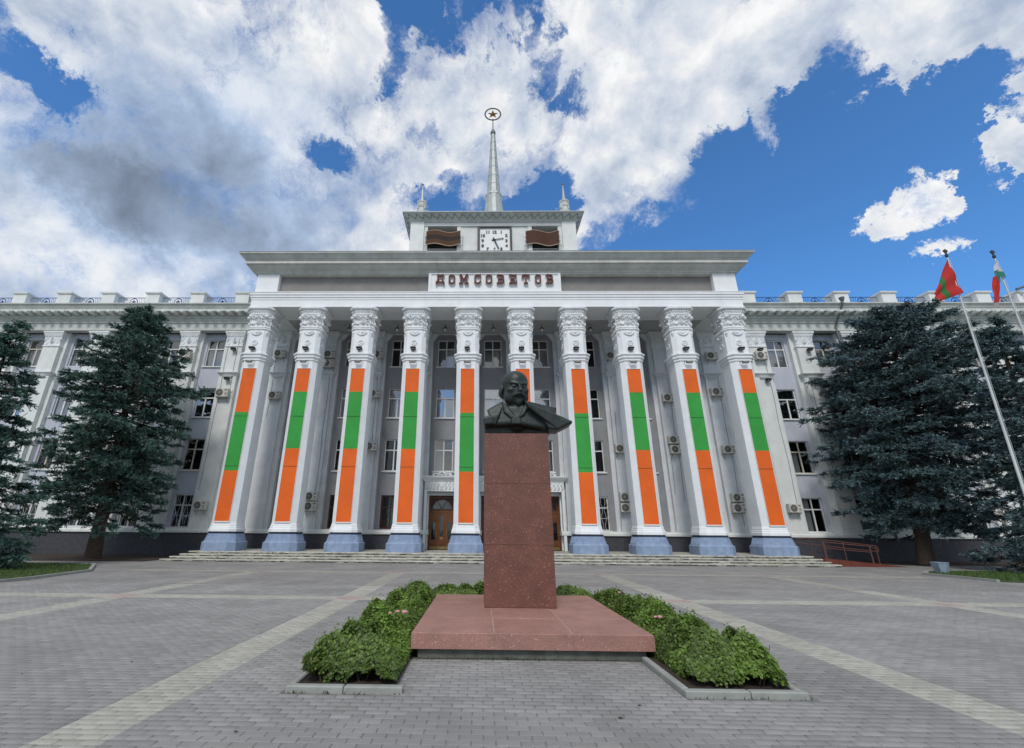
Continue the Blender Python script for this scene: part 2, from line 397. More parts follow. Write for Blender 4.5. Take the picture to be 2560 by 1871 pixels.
def paver_block(w, g=.0026, h=0.0, bev=.006):
    x0, x1, y0, y1 = -w/2+g, w/2-g, -by/2+g, by/2-g
    return [(x0,y0,-.012),(x1,y0,-.012),(x1,y1,-.012),(x0,y1,-.012),(x0,y0,h-bev),(x1,y0,h-bev),(x1,y1,h-bev),(x0,y1,h-bev),
            (x0+bev,y0+bev,h),(x1-bev,y0+bev,h),(x1-bev,y1-bev,h),(x0+bev,y1-bev,h)]
PF = [(0,1,5,4),(1,2,6,5),(2,3,7,6),(3,0,4,7),(4,5,9,8),(5,6,10,9),(6,7,11,10),(7,4,8,11),(8,9,10,11)]
PMT = [('paver', PGREY), ('beige_paver', PBEIGE), ('red_paver', PRED)]
pm = {}
lists = {0: [], 1: [], 2: []}
for i, (x, y, w) in enumerate(cells):
    zz = zone(x+w/2, y+by/2)
    if i in near:
        key = (zz, round(float(w), 2))
        if key not in pm: pm[key] = MB().add(paver_block(key[1]), PF).mesh(*PMT[zz])
        o = link('paver', pm[key], pv, (x+w/2, y+by/2, rng.uniform(-.0020, .0014)))
        o.rotation_euler = (rng.normal(0, .006), rng.normal(0, .004), rng.normal(0, .008))
    else: lists[zz].append((x+w/2, y+by/2, w))
PFa = np.array(PF); sgn = np.sign(np.array(paver_block(.2))[:, 0])
for k, (nm, mm) in enumerate((('paver_field', PGREY), ('beige_paver_band', PBEIGE), ('red_paver_crossing', PRED))):
    A = np.array(lists[k])
    if not len(A): continue
    V = np.repeat(np.array(paver_block(.2))[None], len(A), 0)
    V[:, :, 0] += sgn[None]*((A[:, 2]-.2)/2)[:, None]
    V[:, :, 0] += A[:, 0:1]; V[:, :, 1] += A[:, 1:2]
    V[:, 4:, 2] += rng.uniform(-.0020, .0014, (len(A), 1))
    V[:, :, :2] += rng.normal(0, .001, (len(A), 1, 2))
    F = PFa[None]+(np.arange(len(A))*12)[:, None, None]
    o = link(nm, fastmesh(nm, V.reshape(-1, 3), F.reshape(-1, 4), mm, np.repeat(rng.uniform(0, 1, len(A)), 12)), pv); tag(o, kind='stuff')
# beyond: sheets with the joints in the material
def sheetmat(name, src, jc):
    M = src.copy(); M.name = name; t = NT(M.node_tree); b = M.node_tree.nodes['Principled BSDF']
    lk = b.inputs['Base Color'].links[0].from_socket
    P = t.new('ShaderNodeNewGeometry').outputs['Position']
    br = t.new('ShaderNodeTexBrick'); t.put(br.inputs['Vector'], P); br.inputs['Scale'].default_value = 1
    br.inputs['Brick Width'].default_value = .2; br.inputs['Row Height'].default_value = .1; br.inputs['Mortar Size'].default_value = .005
    br.inputs['Color1'].default_value = (.86, .86, .86, 1); br.inputs['Color2'].default_value = (1.14, 1.14, 1.14, 1); br.inputs['Mortar'].default_value = (.62, .6, .58, 1)
    c = t.mix(1.0, lk, br.outputs['Color'], 'MULTIPLY')
    t.put(b.inputs['Base Color'], c); return M
SG = sheetmat('far_grey_paving', PGREY, 0); SB = sheetmat('far_beige_paving', PBEIGE, 0); SR = sheetmat('far_red_paving', PRED, 0)
for mm in (SG, SB, SR):      # no per-piece tint attribute on the sheets
    for n in mm.node_tree.nodes:
        if n.type == 'ATTRIBUTE': n.attribute_name = 'uv_none'
MB().add([(-150,YEND,-.001),(150,YEND,-.001),(150,60,-.001),(-150,60,-.001)], [(0,1,2,3)]).build('far_paving', SG, pv)
fb = MB(); fr_ = MB()
for l, r in STR:
    fb.add([(l,YEND,.003),(r,YEND,.003),(r,19.2,.003),(l,19.2,.003)], [(0,1,2,3)])
    fr_.add([(l,19.2,.003),(r,19.2,.003),(r,19.8,.003),(l,19.8,.003)], [(0,1,2,3)])
xs = [-14.2]+[v for p in sorted(STR) for v in p]+[17.6]
for a, b in zip(xs[0::2], xs[1::2]): fb.add([(a,19.2,.003),(b,19.2,.003),(b,19.8,.003),(a,19.8,.003)], [(0,1,2,3)])
fb.build('far_paver_band', SB, pv); fr_.build('far_band_crossing', SR, pv)
lt = MB()
for k in range(26):
    yy = rng.uniform(4.2, 12); xx = rng.uniform(-.9, .95)*yy
    if -2.2 < xx < 3.6 and 5.3 < yy < 12: continue
    s_ = rng.uniform(.008, .022); a = rng.uniform(0, 6.3)
    p = [(xx+s_*math.cos(a+q)*(1.6 if q in (0, math.pi) else .7), yy+s_*math.sin(a+q), .004+rng.uniform(0, .008)) for q in (0, math.pi/2, math.pi, 4.7)]
    lt.add(p, [(0,1,2,3)])
tag(lt.build('leaf_litter', LITTER), 'small dry dark leaf bits scattered over the grey paving', 'litter', kind='stuff')

# lawns
def lawn(name, poly, label, kerbpath):
    n = len(poly)
    o = MB().add([(x, y, .0) for x, y in poly]+[(x, y, .05) for x, y in poly], [tuple(range(n, 2*n))]+[(i, (i+1) % n, (i+1) % n+n, i+n) for i in range(n)]).build(name, LAWN)
    tag(o, kind='structure')
    xs_ = [p[0] for p in poly]; ys_ = [p[1] for p in poly]; N = 26000
    P = np.stack([rng.uniform(min(xs_), max(xs_), N), rng.uniform(min(ys_), max(ys_), N)], 1)
    ok = np.zeros(N, bool)
    for i in range(n):
        (ax_, ay), (bx_, by_) = poly[i], poly[(i+1) % n]
        cnd = ((ay > P[:,1]) != (by_ > P[:,1])) & (P[:,0] < (bx_-ax_)*(P[:,1]-ay)/(by_-ay+1e-9)+ax_); ok ^= cnd
    P = P[ok]; N = len(P); h = rng.uniform(.04, .11, N); a = rng.uniform(0, 6.28, N); w = .012
    c0 = np.stack([P[:,0]-w*np.cos(a), P[:,1]-w*np.sin(a), np.full(N, .05)], 1); c1 = np.stack([P[:,0]+w*np.cos(a), P[:,1]+w*np.sin(a), np.full(N, .05)], 1)
    c2 = np.stack([P[:,0]+rng.normal(0, .02, N), P[:,1]+rng.normal(0, .02, N), .05+h], 1)
    V = np.stack([c0, c1, c2], 1).reshape(-1, 3); F = np.arange(3*N).reshape(-1, 3)
    g = link('grass_blades', fastmesh('grass_blades', V, F, GRASS, np.repeat(rng.uniform(0, 1, N), 3)), o); tag(g, kind='stuff')
    kb = empty('lawn_kerb', (0, 0, 0)); tag(kb, label, 'kerb')
    for (xa, ya), (xb, yb) in zip(kerbpath, kerbpath[1:]):
        L = math.hypot(xb-xa, yb-ya); k = max(1, int(L/1.0)); dx, dy = (xb-xa)/L, (yb-ya)/L
        for i in range(k):
            s0, s1 = L*i/k+.006, L*(i+1)/k-.006
            q = [(xa+dx*s-dy*t, ya+dy*s+dx*t) for s, t in ((s0,-.06),(s1,-.06),(s1,.06),(s0,.06))]
            MB().loft([[(a_, b_, z) for a_, b_ in q] for z in (0, .085)]).build('kerb_stone', KERB, kb)
lawn('left_lawn', [(-14.8,13.4),(-14.75,15.8),(-15.2,18.5),(-17.6,21.6),(-40,23.2),(-40,12)], 'pale kerb round the lawn at the left edge of the plaza',
     [(-14.72,13.4),(-14.67,15.8),(-15.12,18.55),(-17.55,21.7),(-30,22.4)])
lawn('right_lawn', [(18.75,18.0),(18.8,20.7),(20.4,22.2),(44,24.5),(44,15),(24,15)], 'pale kerb round the lawn under the right hand spruce',
     [(18.68,17.9),(18.7,20.75),(20.35,22.3),(30,23.3)])
for nm, pl in (('left_bed', [(-40,23.9),(-17.2,24.3),(-17.2,30),(-40,30)]), ('right_bed', [(20.6,27.2),(44,26.6),(44,30),(20.6,30)])):
    tag(MB().add([(x, y, .03) for x, y in pl]+[(x, y, -.01) for x, y in pl], [(0,1,2,3),(0,4,5,1),(1,5,6,2),(2,6,7,3),(3,7,4,0)]).build(nm, SOIL), kind='structure')

# ================================================================== the building
B = empty('government_building', (0, 0, 0), 'white columned government building with clock tower, spire and name sign over the portico', 'building')
# --- walls by bay
def bay_panel(xc, hw, m_, x0, x1, holes, z0=1.6, z1=15.5, door=None):
    """front wall of one bay between x0 and x1 at YW with window holes [(za, zb)] of half width hw"""
    w = MB(); t0, t1 = YW, YW+.32
    if holes is None: w.box(x0, x1, t0, t1, z0, z1)
    else:
        w.box(x0, xc-hw, t0, t1, z0, z1); w.box(xc+hw, x1, t0, t1, z0, z1)
        zz = z0
        for a, b in holes:
            if a > zz: w.box(xc-hw, xc+hw, t0, t1, zz, a)
            zz = b
        w.box(xc-hw, xc+hw, t0, t1, zz, z1)
    return w.build('wall_panel', m_, B)
WZ = [(1.68, 3.80), (5.39, 7.55), (9.10, 11.26), (12.93, 15.06)]
HW = .64
# window prototypes (origin: bottom centre of the opening, on the wall face)
def window_mesh(h, kind):
    f = MB(); y0, y1 = .10, .17; fw = .06
    f.box(-HW, -HW+fw, y0, y1, 0, h); f.box(HW-fw, HW, y0, y1, 0, h); f.box(-HW+fw, HW-fw, y0, y1, 0, fw); f.box(-HW+fw, HW-fw, y0, y1, h-fw, h)
    tz = h*.66
    f.box(-HW+fw, HW-fw, y0-.01, y1, tz-.04, tz+.04)
    f.box(-.045, .045, y0-.004, y1-.004, fw, tz-.04)
    if kind == 'four': f.box(-.035, .035, y0-.004, y1-.004, tz+.04, h-fw)
    panes = [(-HW+fw, -.045, fw, tz-.04), (.045, HW-fw, fw, tz-.04)]
    panes += [(-HW+fw, -.035, tz+.04, h-fw), (.035, HW-fw, tz+.04, h-fw)] if kind == 'four' else [(-HW+fw, HW-fw, tz+.04, h-fw)]
    return f, panes
WIN = {}
def pane_mesh(p, g):
    return MB().add([(p[0],.135,p[2]),(p[1],.135,p[2]),(p[1],.135,p[3]),(p[0],.135,p[3])], [(0,1,2,3)]).mesh('pane', GLASS[g])
def curtain_mesh(x0, x1, z0, z1, seed):
    rr = random.Random(seed); n = 26; c = MB(); v = []
    for z in (z0, z1):
        for i in range(n+1):
            v.append((x0+(x1-x0)*i/n, .26+.022*math.sin(i*1.9+rr.random())+.01*rr.random(), z))
    return c.add(v, [(i, i+1, n+2+i, n+1+i) for i in range(n)]).mesh('curtain', CURT, True)
SILL = MB().box(-HW-.1, HW+.1, -.10, .10, -.085, -.003).mesh('window_sill', FRAMEW)
def window(xc, k, style, g, curtain, oldframe=False, bars=False, yw=YW):
    z0, z1 = WZ[k]; h = z1-z0; key = (k, style, g, oldframe)
    if key not in WIN:
        f, panes = window_mesh(h, style)
        WIN[key] = (f.mesh('window', FRAMEO if oldframe else FRAMEW), [pane_mesh(p, g) for p in panes], h)
    fm, pms, h = WIN[key]
    o = link('window', fm, B, (xc, yw, z0))
    for p in pms:
        q = link('pane', p, o); q.location = (0, rng.uniform(-.006, .006), 0); q.rotation_euler = (rng.uniform(-.03, .02), 0, rng.uniform(-.035, .035))
    if k in (1, 2) or rng.random() < .6 or k == 0: link('window_sill', SILL, o)
    ck = ('c', k, curtain)
    if curtain:
        if ck not in WIN:
            x0, x1 = {'left': (-HW, -.1), 'right': (.12, HW), 'full': (-HW, HW), 'half': (-HW, .25)}[curtain]
            WIN[ck] = curtain_mesh(x0, x1, .02, h*(.64 if k % 2 else .97), k*7+len(curtain))
        link('curtain', WIN[ck], o)
    if bars:
        if 'bars' not in WIN:
            b_ = MB(); nx = 7
            for i in range(nx): 
                x = -HW+.03+i*(2*HW-.06)/(nx-1)
                pts = [(x+.05*math.sin(j*math.pi/2.5+(i % 2)*math.pi), .06, z) for j, z in enumerate(np.linspace(.02, 2.08, 11))]
                b_.tube(pts, .010, 4)
            for z in (.05, .75, 1.4, 2.05): b_.box(-HW, HW, .05, .07, z-.01, z+.01)
            WIN['bars'] = b_.mesh('window_bars', FRAMEW)
        link('window_bars', WIN['bars'], o)
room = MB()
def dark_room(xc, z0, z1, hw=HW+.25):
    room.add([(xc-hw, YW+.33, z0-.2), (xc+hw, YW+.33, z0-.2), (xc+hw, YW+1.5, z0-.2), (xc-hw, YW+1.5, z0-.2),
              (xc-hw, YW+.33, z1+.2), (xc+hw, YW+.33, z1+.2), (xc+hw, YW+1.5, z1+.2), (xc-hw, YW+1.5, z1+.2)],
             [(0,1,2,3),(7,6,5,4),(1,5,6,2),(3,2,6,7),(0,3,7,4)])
WR = random.Random(11)
# portico bays
for b in range(-4, 5):
    xc = AX+SPC*b; x0, x1 = xc-SPC/2, xc+SPC/2
    holes = list(WZ)
    if abs(b) <= 1: holes[0] = (LAND, 3.79)
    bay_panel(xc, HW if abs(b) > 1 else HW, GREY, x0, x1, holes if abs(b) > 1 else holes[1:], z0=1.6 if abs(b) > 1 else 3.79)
    if abs(b) <= 1:
        w = MB(); w.box(x0, xc-.86, YW, YW+.32, LAND, 3.79); w.box(xc+.86, x1, YW, YW+.32, LAND, 3.79); w.build('wall_panel', WHITE, B)
    for k in range(4):
        if k == 0 and abs(b) <= 1: continue
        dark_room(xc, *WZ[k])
        if k == 0:
            if b in (-2, -3): # dark brown timber windows left of the door
                f = MB(); f.box(-HW, HW, .08, .16, 0, .12); f.box(-HW, HW, .08, .16, 2.0, 2.12); f.box(-HW, -HW+.1, .08, .16, .12, 2.0); f.box(HW-.1, HW, .08, .16, .12, 2.0); f.box(-.04, .04, .08, .16, .12, 2.0); f.box(-HW, HW, .07, .15, 1.3, 1.38)
                o = f.build('window', WOODD, B, (xc, YW, WZ[0][0]))
                for (p0, p1) in ((-HW+.1, -.04), (.04, HW-.1)): link('pane', pane_mesh((p0, p1, .12, 2.0), 0), o)
            else: window(xc, 0, 'four', 0, 'left' if b < 0 else None, bars=b > 0)
        else:
            st = 'three' if k == 2 else 'four'
            g = {1: 2, 2: 1, 3: 2}[k] if abs(b) < 2 else WR.choice([0, 2, 1])
            cu = WR.choice([None, 'left', 'full', 'half', 'right']) if k > 1 else WR.choice([None, 'full', 'left'])
            window(xc, k, st, g, cu)
# wing bays
wingx = []
for s_ in (-1, 1):
    for j in range(9):
        xc = AX+.06*s_+s_*(20.72+SPC*j); wingx.append((xc, s_, j))
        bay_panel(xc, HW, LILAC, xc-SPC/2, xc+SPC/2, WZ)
        for k in range(4):
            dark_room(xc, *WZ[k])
            old = (k == 1) or (k == 3 and WR.random() < .4)
            st = 'four' if k in (1, 0) or (k == 3 and WR.random() < .5) else 'three'
            cu = 'full' if k == 3 else WR.choice([None, 'left', 'right', None])
            window(xc, k, st, 1 if (k == 2) else (0 if k < 2 else 2), cu, old, bars=(k == 0 and s_ < 0))
    xa, xb = AX+s_*(SPC*4.5), AX+.06*s_+s_*(20.72-SPC/2)
    MB().box(min(xa, xb), max(xa, xb), YW, YW+.32, 1.6, 15.5).build('wall_panel', CREAM, B)
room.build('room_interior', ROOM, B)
# --- pilasters
def pil_mesh(half, bhalf, m_, nm, wing):
    p = MB(); yb = YB
    p.box(-bhalf, bhalf, yb, YW+.01, 1.62, 15.5)
    p.box(-half, half, YP, yb+.002, 1.62, 14.25 if wing else 14.3)
    p.box(-half-.03, half+.03, YP-.03, yb, 1.62, 1.9)
    # panel joint and string console at 12.25
    p.loft([rect(-half-a, half+a, YP-a, yb, z) for a, z in ((.0, 11.98), (.05, 12.02), (.05, 12.06), (.12, 12.13), (.2, 12.2), (.2, 12.26), (.0, 12.3))])
    p.loft([rect(-.28-a, .28+a, YP-.12-a, YP-.005, z) for a, z in ((-.12, 11.75), (.0, 11.9), (.04, 11.98))])
    return p.mesh(nm, m_)
def cap_mesh(half):
    c = MB(); y = YP
    c.loft([rect(-half-a, half+a, y-a, YB+.001, z) for a, z in ((.0, 14.25), (.05, 14.27), (.05, 14.36), (.0, 14.40), (.01, 14.75), (.04, 15.05), (.12, 15.22), (.12, 15.3), (.17, 15.34), (.17, 15.46))])
    for i in range(7): c.ball((-half+.08+(2*half-.16)*i/6, y-.05, 15.12), .07, .06, .07, 6, 4)
    for i in range(9): c.ball((-half+.04+(2*half-.08)*i/8, y-.05, 14.31), .045, .04, .045, 5, 4)
    c.ball((0, y-.0, 14.76), .2, .08, .28, 10, 6)
    for i in range(5): c.tube([(-.1, y-.085, 14.55+.09*i), (.09, y-.085, 14.63+.09*i)], .018, 4)
    for sx in (-1, 1):
        c.ring((sx*(half-.14), y-.02, 14.95), (1,0,0), (0,0,1), .085, .035, 10, 4)
        c.ring((sx*(half-.16), y-.01, 14.55), (1,0,0), (0,0,1), .1, .03, 8, 4, 90-sx*90, 270-sx*90)
        c.ball((sx*(half-.05), y-.03, 14.78), .06, .06, .12, 6, 4)
    return c.mesh('pilaster_capital', CAPM)
PM = pil_mesh(.6, .86, CREAM, 'pilaster', True); PC = cap_mesh(.6)
PMp = pil_mesh(.47, .74, PILW, 'pilaster', False); PCp = cap_mesh(.47)
for x in colx:
    o = link('pilaster', PMp, B, (x, 0, 0)); link('pilaster_capital', PCp, o)
pilx = []
for s_ in (-1, 1):
    for j in range(10):
        x = AX+.06*s_+s_*(20.72-SPC/2+SPC*j); pilx.append((x, s_, j))
        o = link('pilaster', PM, B, (x, 0, 0)); link('pilaster_capital', PC, o)
# chamfered brackets at the tops of the portico panels
for x in colx:
    for s_ in (-1, 1):
        kb = MB()
        xa = x+s_*.74; n = [(xa, 15.48), (xa+s_*.42, 15.48), (xa, 14.95)]
        if s_ > 0: n = n[::-1]
        kb.ext(n, YB+.02, YW+.004)
        kb.build('panel_corner_bracket', WHITE, B)
# --- basement and ledges
XL, XR = AX-52, AX+52
MB().box(XL, AX-2.7-SPC, YP-.02, YW+.3, 0, 1.34).build('basement_wall', SLATE, B)
MB().box(AX+2.7+SPC, XR, YP-.02, YW+.3, 0, 1.34).build('basement_wall', SLATE, B)
for b in (-1.5, -.5, .5, 1.5): MB().box(AX+SPC*b-(.8 if abs(b) < 1 else .75), AX+SPC*b+(.8 if abs(b) < 1 else .75), YP-.02, YW+.3, LAND, 1.34).build('basement_wall', SLATE, B)
for a, b in ((AX-2.7-SPC, AX-SPC*1.5-.75), (AX+SPC*1.5+.75, AX+2.7+SPC)): MB().box(a, b, YP-.02, YW+.3, LAND, 1.34).build('basement_wall', SLATE, B)
def ledge(x0, x1): MB().extx([(YP-.02,1.34),(YP-.13,1.37),(YP-.13,1.5),(YP-.06,1.56),(YP-.06,1.63),(YW+.3,1.63),(YW+.3,1.34)][::-1], x0, x1).build('plinth_ledge', CREAM, B)
ledge(XL, AX-SPC*1.5-.0+.9); ledge(AX+SPC*1.5-.9, XR)
for b in (-.5, .5): ledge(AX+SPC*b-.9, AX+SPC*b+.9)
# --- wing entablature
def went(x0, x1):
    fr = [(YP-.06,15.5),(YP-.16,15.52),(YP-.16,15.62),(YP-.04,15.66),(YP-.04,16.12),(YP-.12,16.16),(YP-.12,16.24),(YP-.2,16.34),(YP-.2,16.42),(YP-.27,16.46),(YP-.27,16.80),
          (YP-.72,16.84),(YP-.72,17.02),(YP-.66,17.06),(YP-.72,17.12),(YP-.80,17.30),(YP-.9,17.36),(YP-.9,17.44),(YP+.5,17.5),(YP+.5,15.5)]
    MB().extx(fr[::-1], x0, x1).build('cornice', WORN, B)
went(XL, AX-16.16); went(AX+16.16, XR)
brk = MB().loft([rect(-.14, .14, -.62, 0, .0), rect(-.14, .14, -.66, 0, .06), rect(-.14, .14, -.66, 0, .155)]).mesh('cornice_bracket', CREAM)
for s_ in (-1, 1):
    for j in range(46):
        x = AX+s_*(16.75+.69*j)
        link('cornice_bracket', brk, B, (x, YP-.26, 16.66))
# --- parapet
pst = MB(); pst.box(-.5, .5, YP-.42, YP+.55, 17.45, 18.42)
pst.loft([rect(-.5-a, .5+a, YP-.42-a, YP+.55+a, z) for a, z in ((0.0, 18.40), (.08, 18.44), (.11, 18.5), (.11, 18.57), (.0, 18.62))])
pstm = pst.mesh('parapet_post', CREAM)
rl = MB(); L2 = SPC/2-.5
rl.box(-L2, L2, YP-.05, YP-.01, 18.30, 18.335); rl.box(-L2, L2, YP-.05, YP-.01, 17.56, 17.59)
nb = 19
for i in range(nb):
    x = -L2+.06+(2*L2-.12)*i/(nb-1)
    if abs(x) < .33: continue
    sg = 1 if x > 0 else -1
    rl.tube([(x+sg*.07*math.sin(math.pi*q/5), YP-.03, 17.59+.71*q/5) for q in range(6)], .014, 4)
rl.ring((0, YP-.03, 17.95), (1,0,0), (0,0,1), .30, .035, 20, 4)
rlm = rl.mesh('railing', IRON)
def star_poly(cx, cz, r, rot=0, k=.42):
    return [(cx+(r if i % 2 == 0 else r*k)*math.cos(R(90+rot+i*36)), cz+(r if i % 2 == 0 else r*k)*math.sin(R(90+rot+i*36))) for i in range(10)]
stm = MB().ext(star_poly(0, 17.94, .21), YP-.05, YP-.01).mesh('star_emblem', IRON)
for s_ in (-1, 1):
    link('parapet_post', pstm, B, (AX+s_*16.55, 0, 0)) if s_ > 0 else None
    for j in range(-1, 10):
        x = AX+s_*(18.95+SPC*j)
        if j >= 0: link('parapet_post', pstm, B, (x, 0, 0))
        if j < 9 and j >= 0:
            o = link('railing', rlm, B, (x+s_*SPC/2, 0, 0)); link('star_emblem', stm, o)
    # short first rail against the portico
    x0_, x1_ = sorted((AX+s_*16.3, AX+s_*18.45))
    q = MB(); q.box(x0_, x1_, YP-.05, YP-.01, 18.30, 18.335); q.box(x0_, x1_, YP-.05, YP-.01, 17.56, 17.59)
    c_ = (x0_+x1_)/2; q.ring((c_, YP-.03, 17.95), (1,0,0), (0,0,1), .30, .035, 20, 4); q.ext(star_poly(c_, 17.94, .21), YP-.05, YP-.01)
    for i in range(13):
        x = x0_+.1+(x1_-x0_-.2)*i/12
        if abs(x-c_) > .33: q.tube([(x+(1 if x > c_ else -1)*.07*math.sin(math.pi*k/5), YP-.03, 17.59+.71*k/5) for k in range(6)], .014, 4)
    q.build('railing', IRON, B)
link('parapet_post', pstm, B, (AX-17.6, 0, 0)).scale = (.8, 1, 1)
MB().box(XL, AX-16.1, YP+.3, 44, 15.5, 17.46).build('roof_block', WORN, B); MB().box(AX+16.1, XR, YP+.3, 44, 15.5, 17.46).build('roof_block', WORN, B)
MB().box(XL, XR, YW+1.52, 44, 0, 15.49).build('rear_block', ROOM, B)
# raised corner block at the far right end
q = MB(); q.box(39.6, 52, YP-.3, 34, 17.42, 18.55); q.loft([rect(39.5, 52, YP-.4, 34, 18.55), rect(39.5, 52, YP-.4, 34, 18.68)]); q.ext([(41.3, 18.68), (52, 18.68), (47, 20.4)], YP-.35, YP+.5); q.build('corner_attic', CREAM, B)
MB().tube([(39.5, YP-.5, 18.72), (41.0, YP-.5, 19.25), (41.4, YP-.5, 19.0), (46, YP-.5, 20.5)], .09, 5).build('roof_flashing', PIPE, B)

# --- portico entablature
EX0, EX1 = AX-16.2, AX+16.2
def ring_loft(prof, m_, nm, x0=EX0, x1=EX1, y0=26.05, y1=30.9):
    return MB().loft([rect(x0-p, x1+p, y0-p, y1, z) for p, z in prof]).build(nm, m_, B)
ar = MB(); ARP = [(0,15.46),(0,15.50),(-.03,15.52),(-.03,15.98),(.0,16.0),(.0,16.14),(.05,16.16),(.05,16.30),(.1,16.33),(.1,16.47),(.13,16.49),(.13,16.54),(-.2,16.56)]
for p0, z0 in [(0, 0)]:
    ar.loft([rect(EX0-p, EX1+p, 26.05-p, 28.03, z) for p, z in ARP])
    for s_ in (-1, 1):
        xa, xb = (EX0, EX0+1.75) if s_ < 0 else (EX1-1.75, EX1)
        ar.loft([rect(xa-(p if s_ < 0 else 0), xb+(p if s_ > 0 else 0), 28.03, 30.9, z) for p, z in ARP])
ar.build('architrave', WHITE, B)
MB().box(EX0+1.75, EX1-1.75, 28.032, YW+.01, 15.51, 15.7).build('portico_ceiling', SOFFIT, B)
# attic storey
AY = 26.18; AX0, AX1 = AX-16.1, AX+16.1
MB().box(AX0, AX0+1.5, AY, 31, 16.56, 18.06).build('attic_pier', WHITE, B); MB().box(AX1-1.5, AX1, AY, 31, 16.56, 18.06).build('attic_pier', WHITE, B)
MB().box(AX0+1.5, AX1-1.5, AY+.32, AY+.8, 16.56, 18.06).build('attic_panel', ATTIC, B)
# main cornice
CP = [(-.06,17.96),(.03,17.98),(.03,18.05),(.10,18.07),(.10,18.15),(.18,18.2),(.34,18.28),(.50,18.42),(.54,18.44),(.54,18.47),(.64,18.47),(.64,18.64),(.60,18.67),(.66,18.70),(.66,18.76),(.72,18.78),(.78,18.86),(.88,18.98),(.97,19.04),(1.0,19.05),(1.0,19.12),(.95,19.14)]
MB().loft([rect(AX0-p, AX1+p, AY-p, 34.0, z) for p, z in CP]).build('main_cornice', WORN, B)
MB().loft([rect(AX0-p, AX1+p, AY-p, 34.0, z) for p, z in ((1.02, 19.142), (1.02, 19.165), (.2, 19.5))]).build('portico_roof', ROOFM, B)
# sign
SX0, SX1 = -3.50, 5.34
sg = MB(); sg.box(SX0, SX1, AY-.10, AY+.318, 16.565, 18.0)
for a in ((SX0, SX1, 16.565, 16.69), (SX0, SX1, 17.9, 17.999), (SX0, SX0+.17, 16.69, 17.9), (SX1-.17, SX1, 16.69, 17.9)): sg.box(a[0], a[1], AY-.16, AY-.102, a[2], a[3])
sgo = sg.build('name_sign', WHITE, B)
LT = {   # strokes in a unit box (w, h): straight bars, chamfered slab letters
 'Д': [((.30,.14),(.30,1)), ((.80,.14),(.80,1)), ((.16,.93),(.95,.93)), ((.02,.16),(1.0,.16)), ((.07,0),(.07,.2)), ((.95,0),(.95,.2)), ((.16,.2),(.34,.9))],
 'О': [((.14,.22),(.14,.78)), ((.86,.22),(.86,.78)), ((.3,.07),(.7,.07)), ((.3,.93),(.7,.93)), ((.14,.22),(.3,.07)), ((.86,.22),(.7,.07)), ((.14,.78),(.3,.93)), ((.86,.78),(.7,.93))],
 'М': [((.16,0),(.16,1)), ((.84,0),(.84,1)), ((.2,.95),(.5,.35)), ((.8,.95),(.5,.35)), ((.0,.06),(.32,.06)), ((.68,.06),(1.0,.06)), ((.02,.94),(.2,.94)), ((.8,.94),(.98,.94))],
 'С': [((.14,.22),(.14,.78)), ((.3,.07),(.7,.07)), ((.3,.93),(.7,.93)), ((.14,.22),(.3,.07)), ((.90,.26),(.7,.07)), ((.14,.78),(.3,.93)), ((.70,.93),(.86,.82)), ((.88,.70),(.88,1.0))],
 'В': [((.2,0),(.2,1)), ((.0,.07),(.68,.07)), ((.0,.93),(.66,.93)), ((.2,.5),(.66,.5)), ((.86,.2),(.86,.36)), ((.82,.64),(.82,.80)), ((.68,.07),(.86,.2)), ((.66,.5),(.86,.36)), ((.66,.5),(.82,.64)), ((.66,.93),(.82,.80))],
 'Е': [((.2,0),(.2,1)), ((.0,.07),(.92,.07)), ((.0,.93),(.90,.93)), ((.2,.5),(.62,.5)), ((.90,.07),(.90,.3)), ((.86,.72),(.86,.93)), ((.60,.38),(.60,.62))],
 'Т': [((.5,0),(.5,1)), ((.04,.93),(.96,.93)), ((.28,.07),(.72,.07)), ((.07,.70),(.07,.95)), ((.93,.70),(.93,.95))]}
def bars_letter(ch, w, h, t, y0, y1):
    m_ = MB()
    for n_, ((a, b), (c, d)) in enumerate(LT[ch]):
        p = Vector((a*w, b*h)); q = Vector((c*w, d*h)); dr = (q-p).normalized(); nn = Vector((-dr.y, dr.x))*t/2; e = dr*t*.32
        yy = y0-.0015*n_
        pts = [p-e-nn, q+e-nn, q+e+nn, p-e+nn]
        m_.ext([(v.x, v.y) for v in pts], yy, y1)
    return m_
ltx = [('Д',-3.04,-2.40),('О',-2.21,-1.66),('М',-1.46,-.80),('С',-.49,.07),('О',.27,.82),('В',1.05,1.63),('Е',1.87,2.46),('Т',2.71,3.30),('О',3.56,4.07),('В',4.31,4.88)]
for ch, a, b in ltx:
    h = .80
    o = bars_letter(ch, b-a-.10, h-.10, .09, AY-.30, AY-.235).build('sign_letter', BRICKR, sgo, (a+.05, 0, 17.10))
    bars_letter(ch, b-a-.10, h-.10, .135, AY-.23, AY-.102).build('letter_backing', LETE, sgo, (a+.05, 0, 17.10))

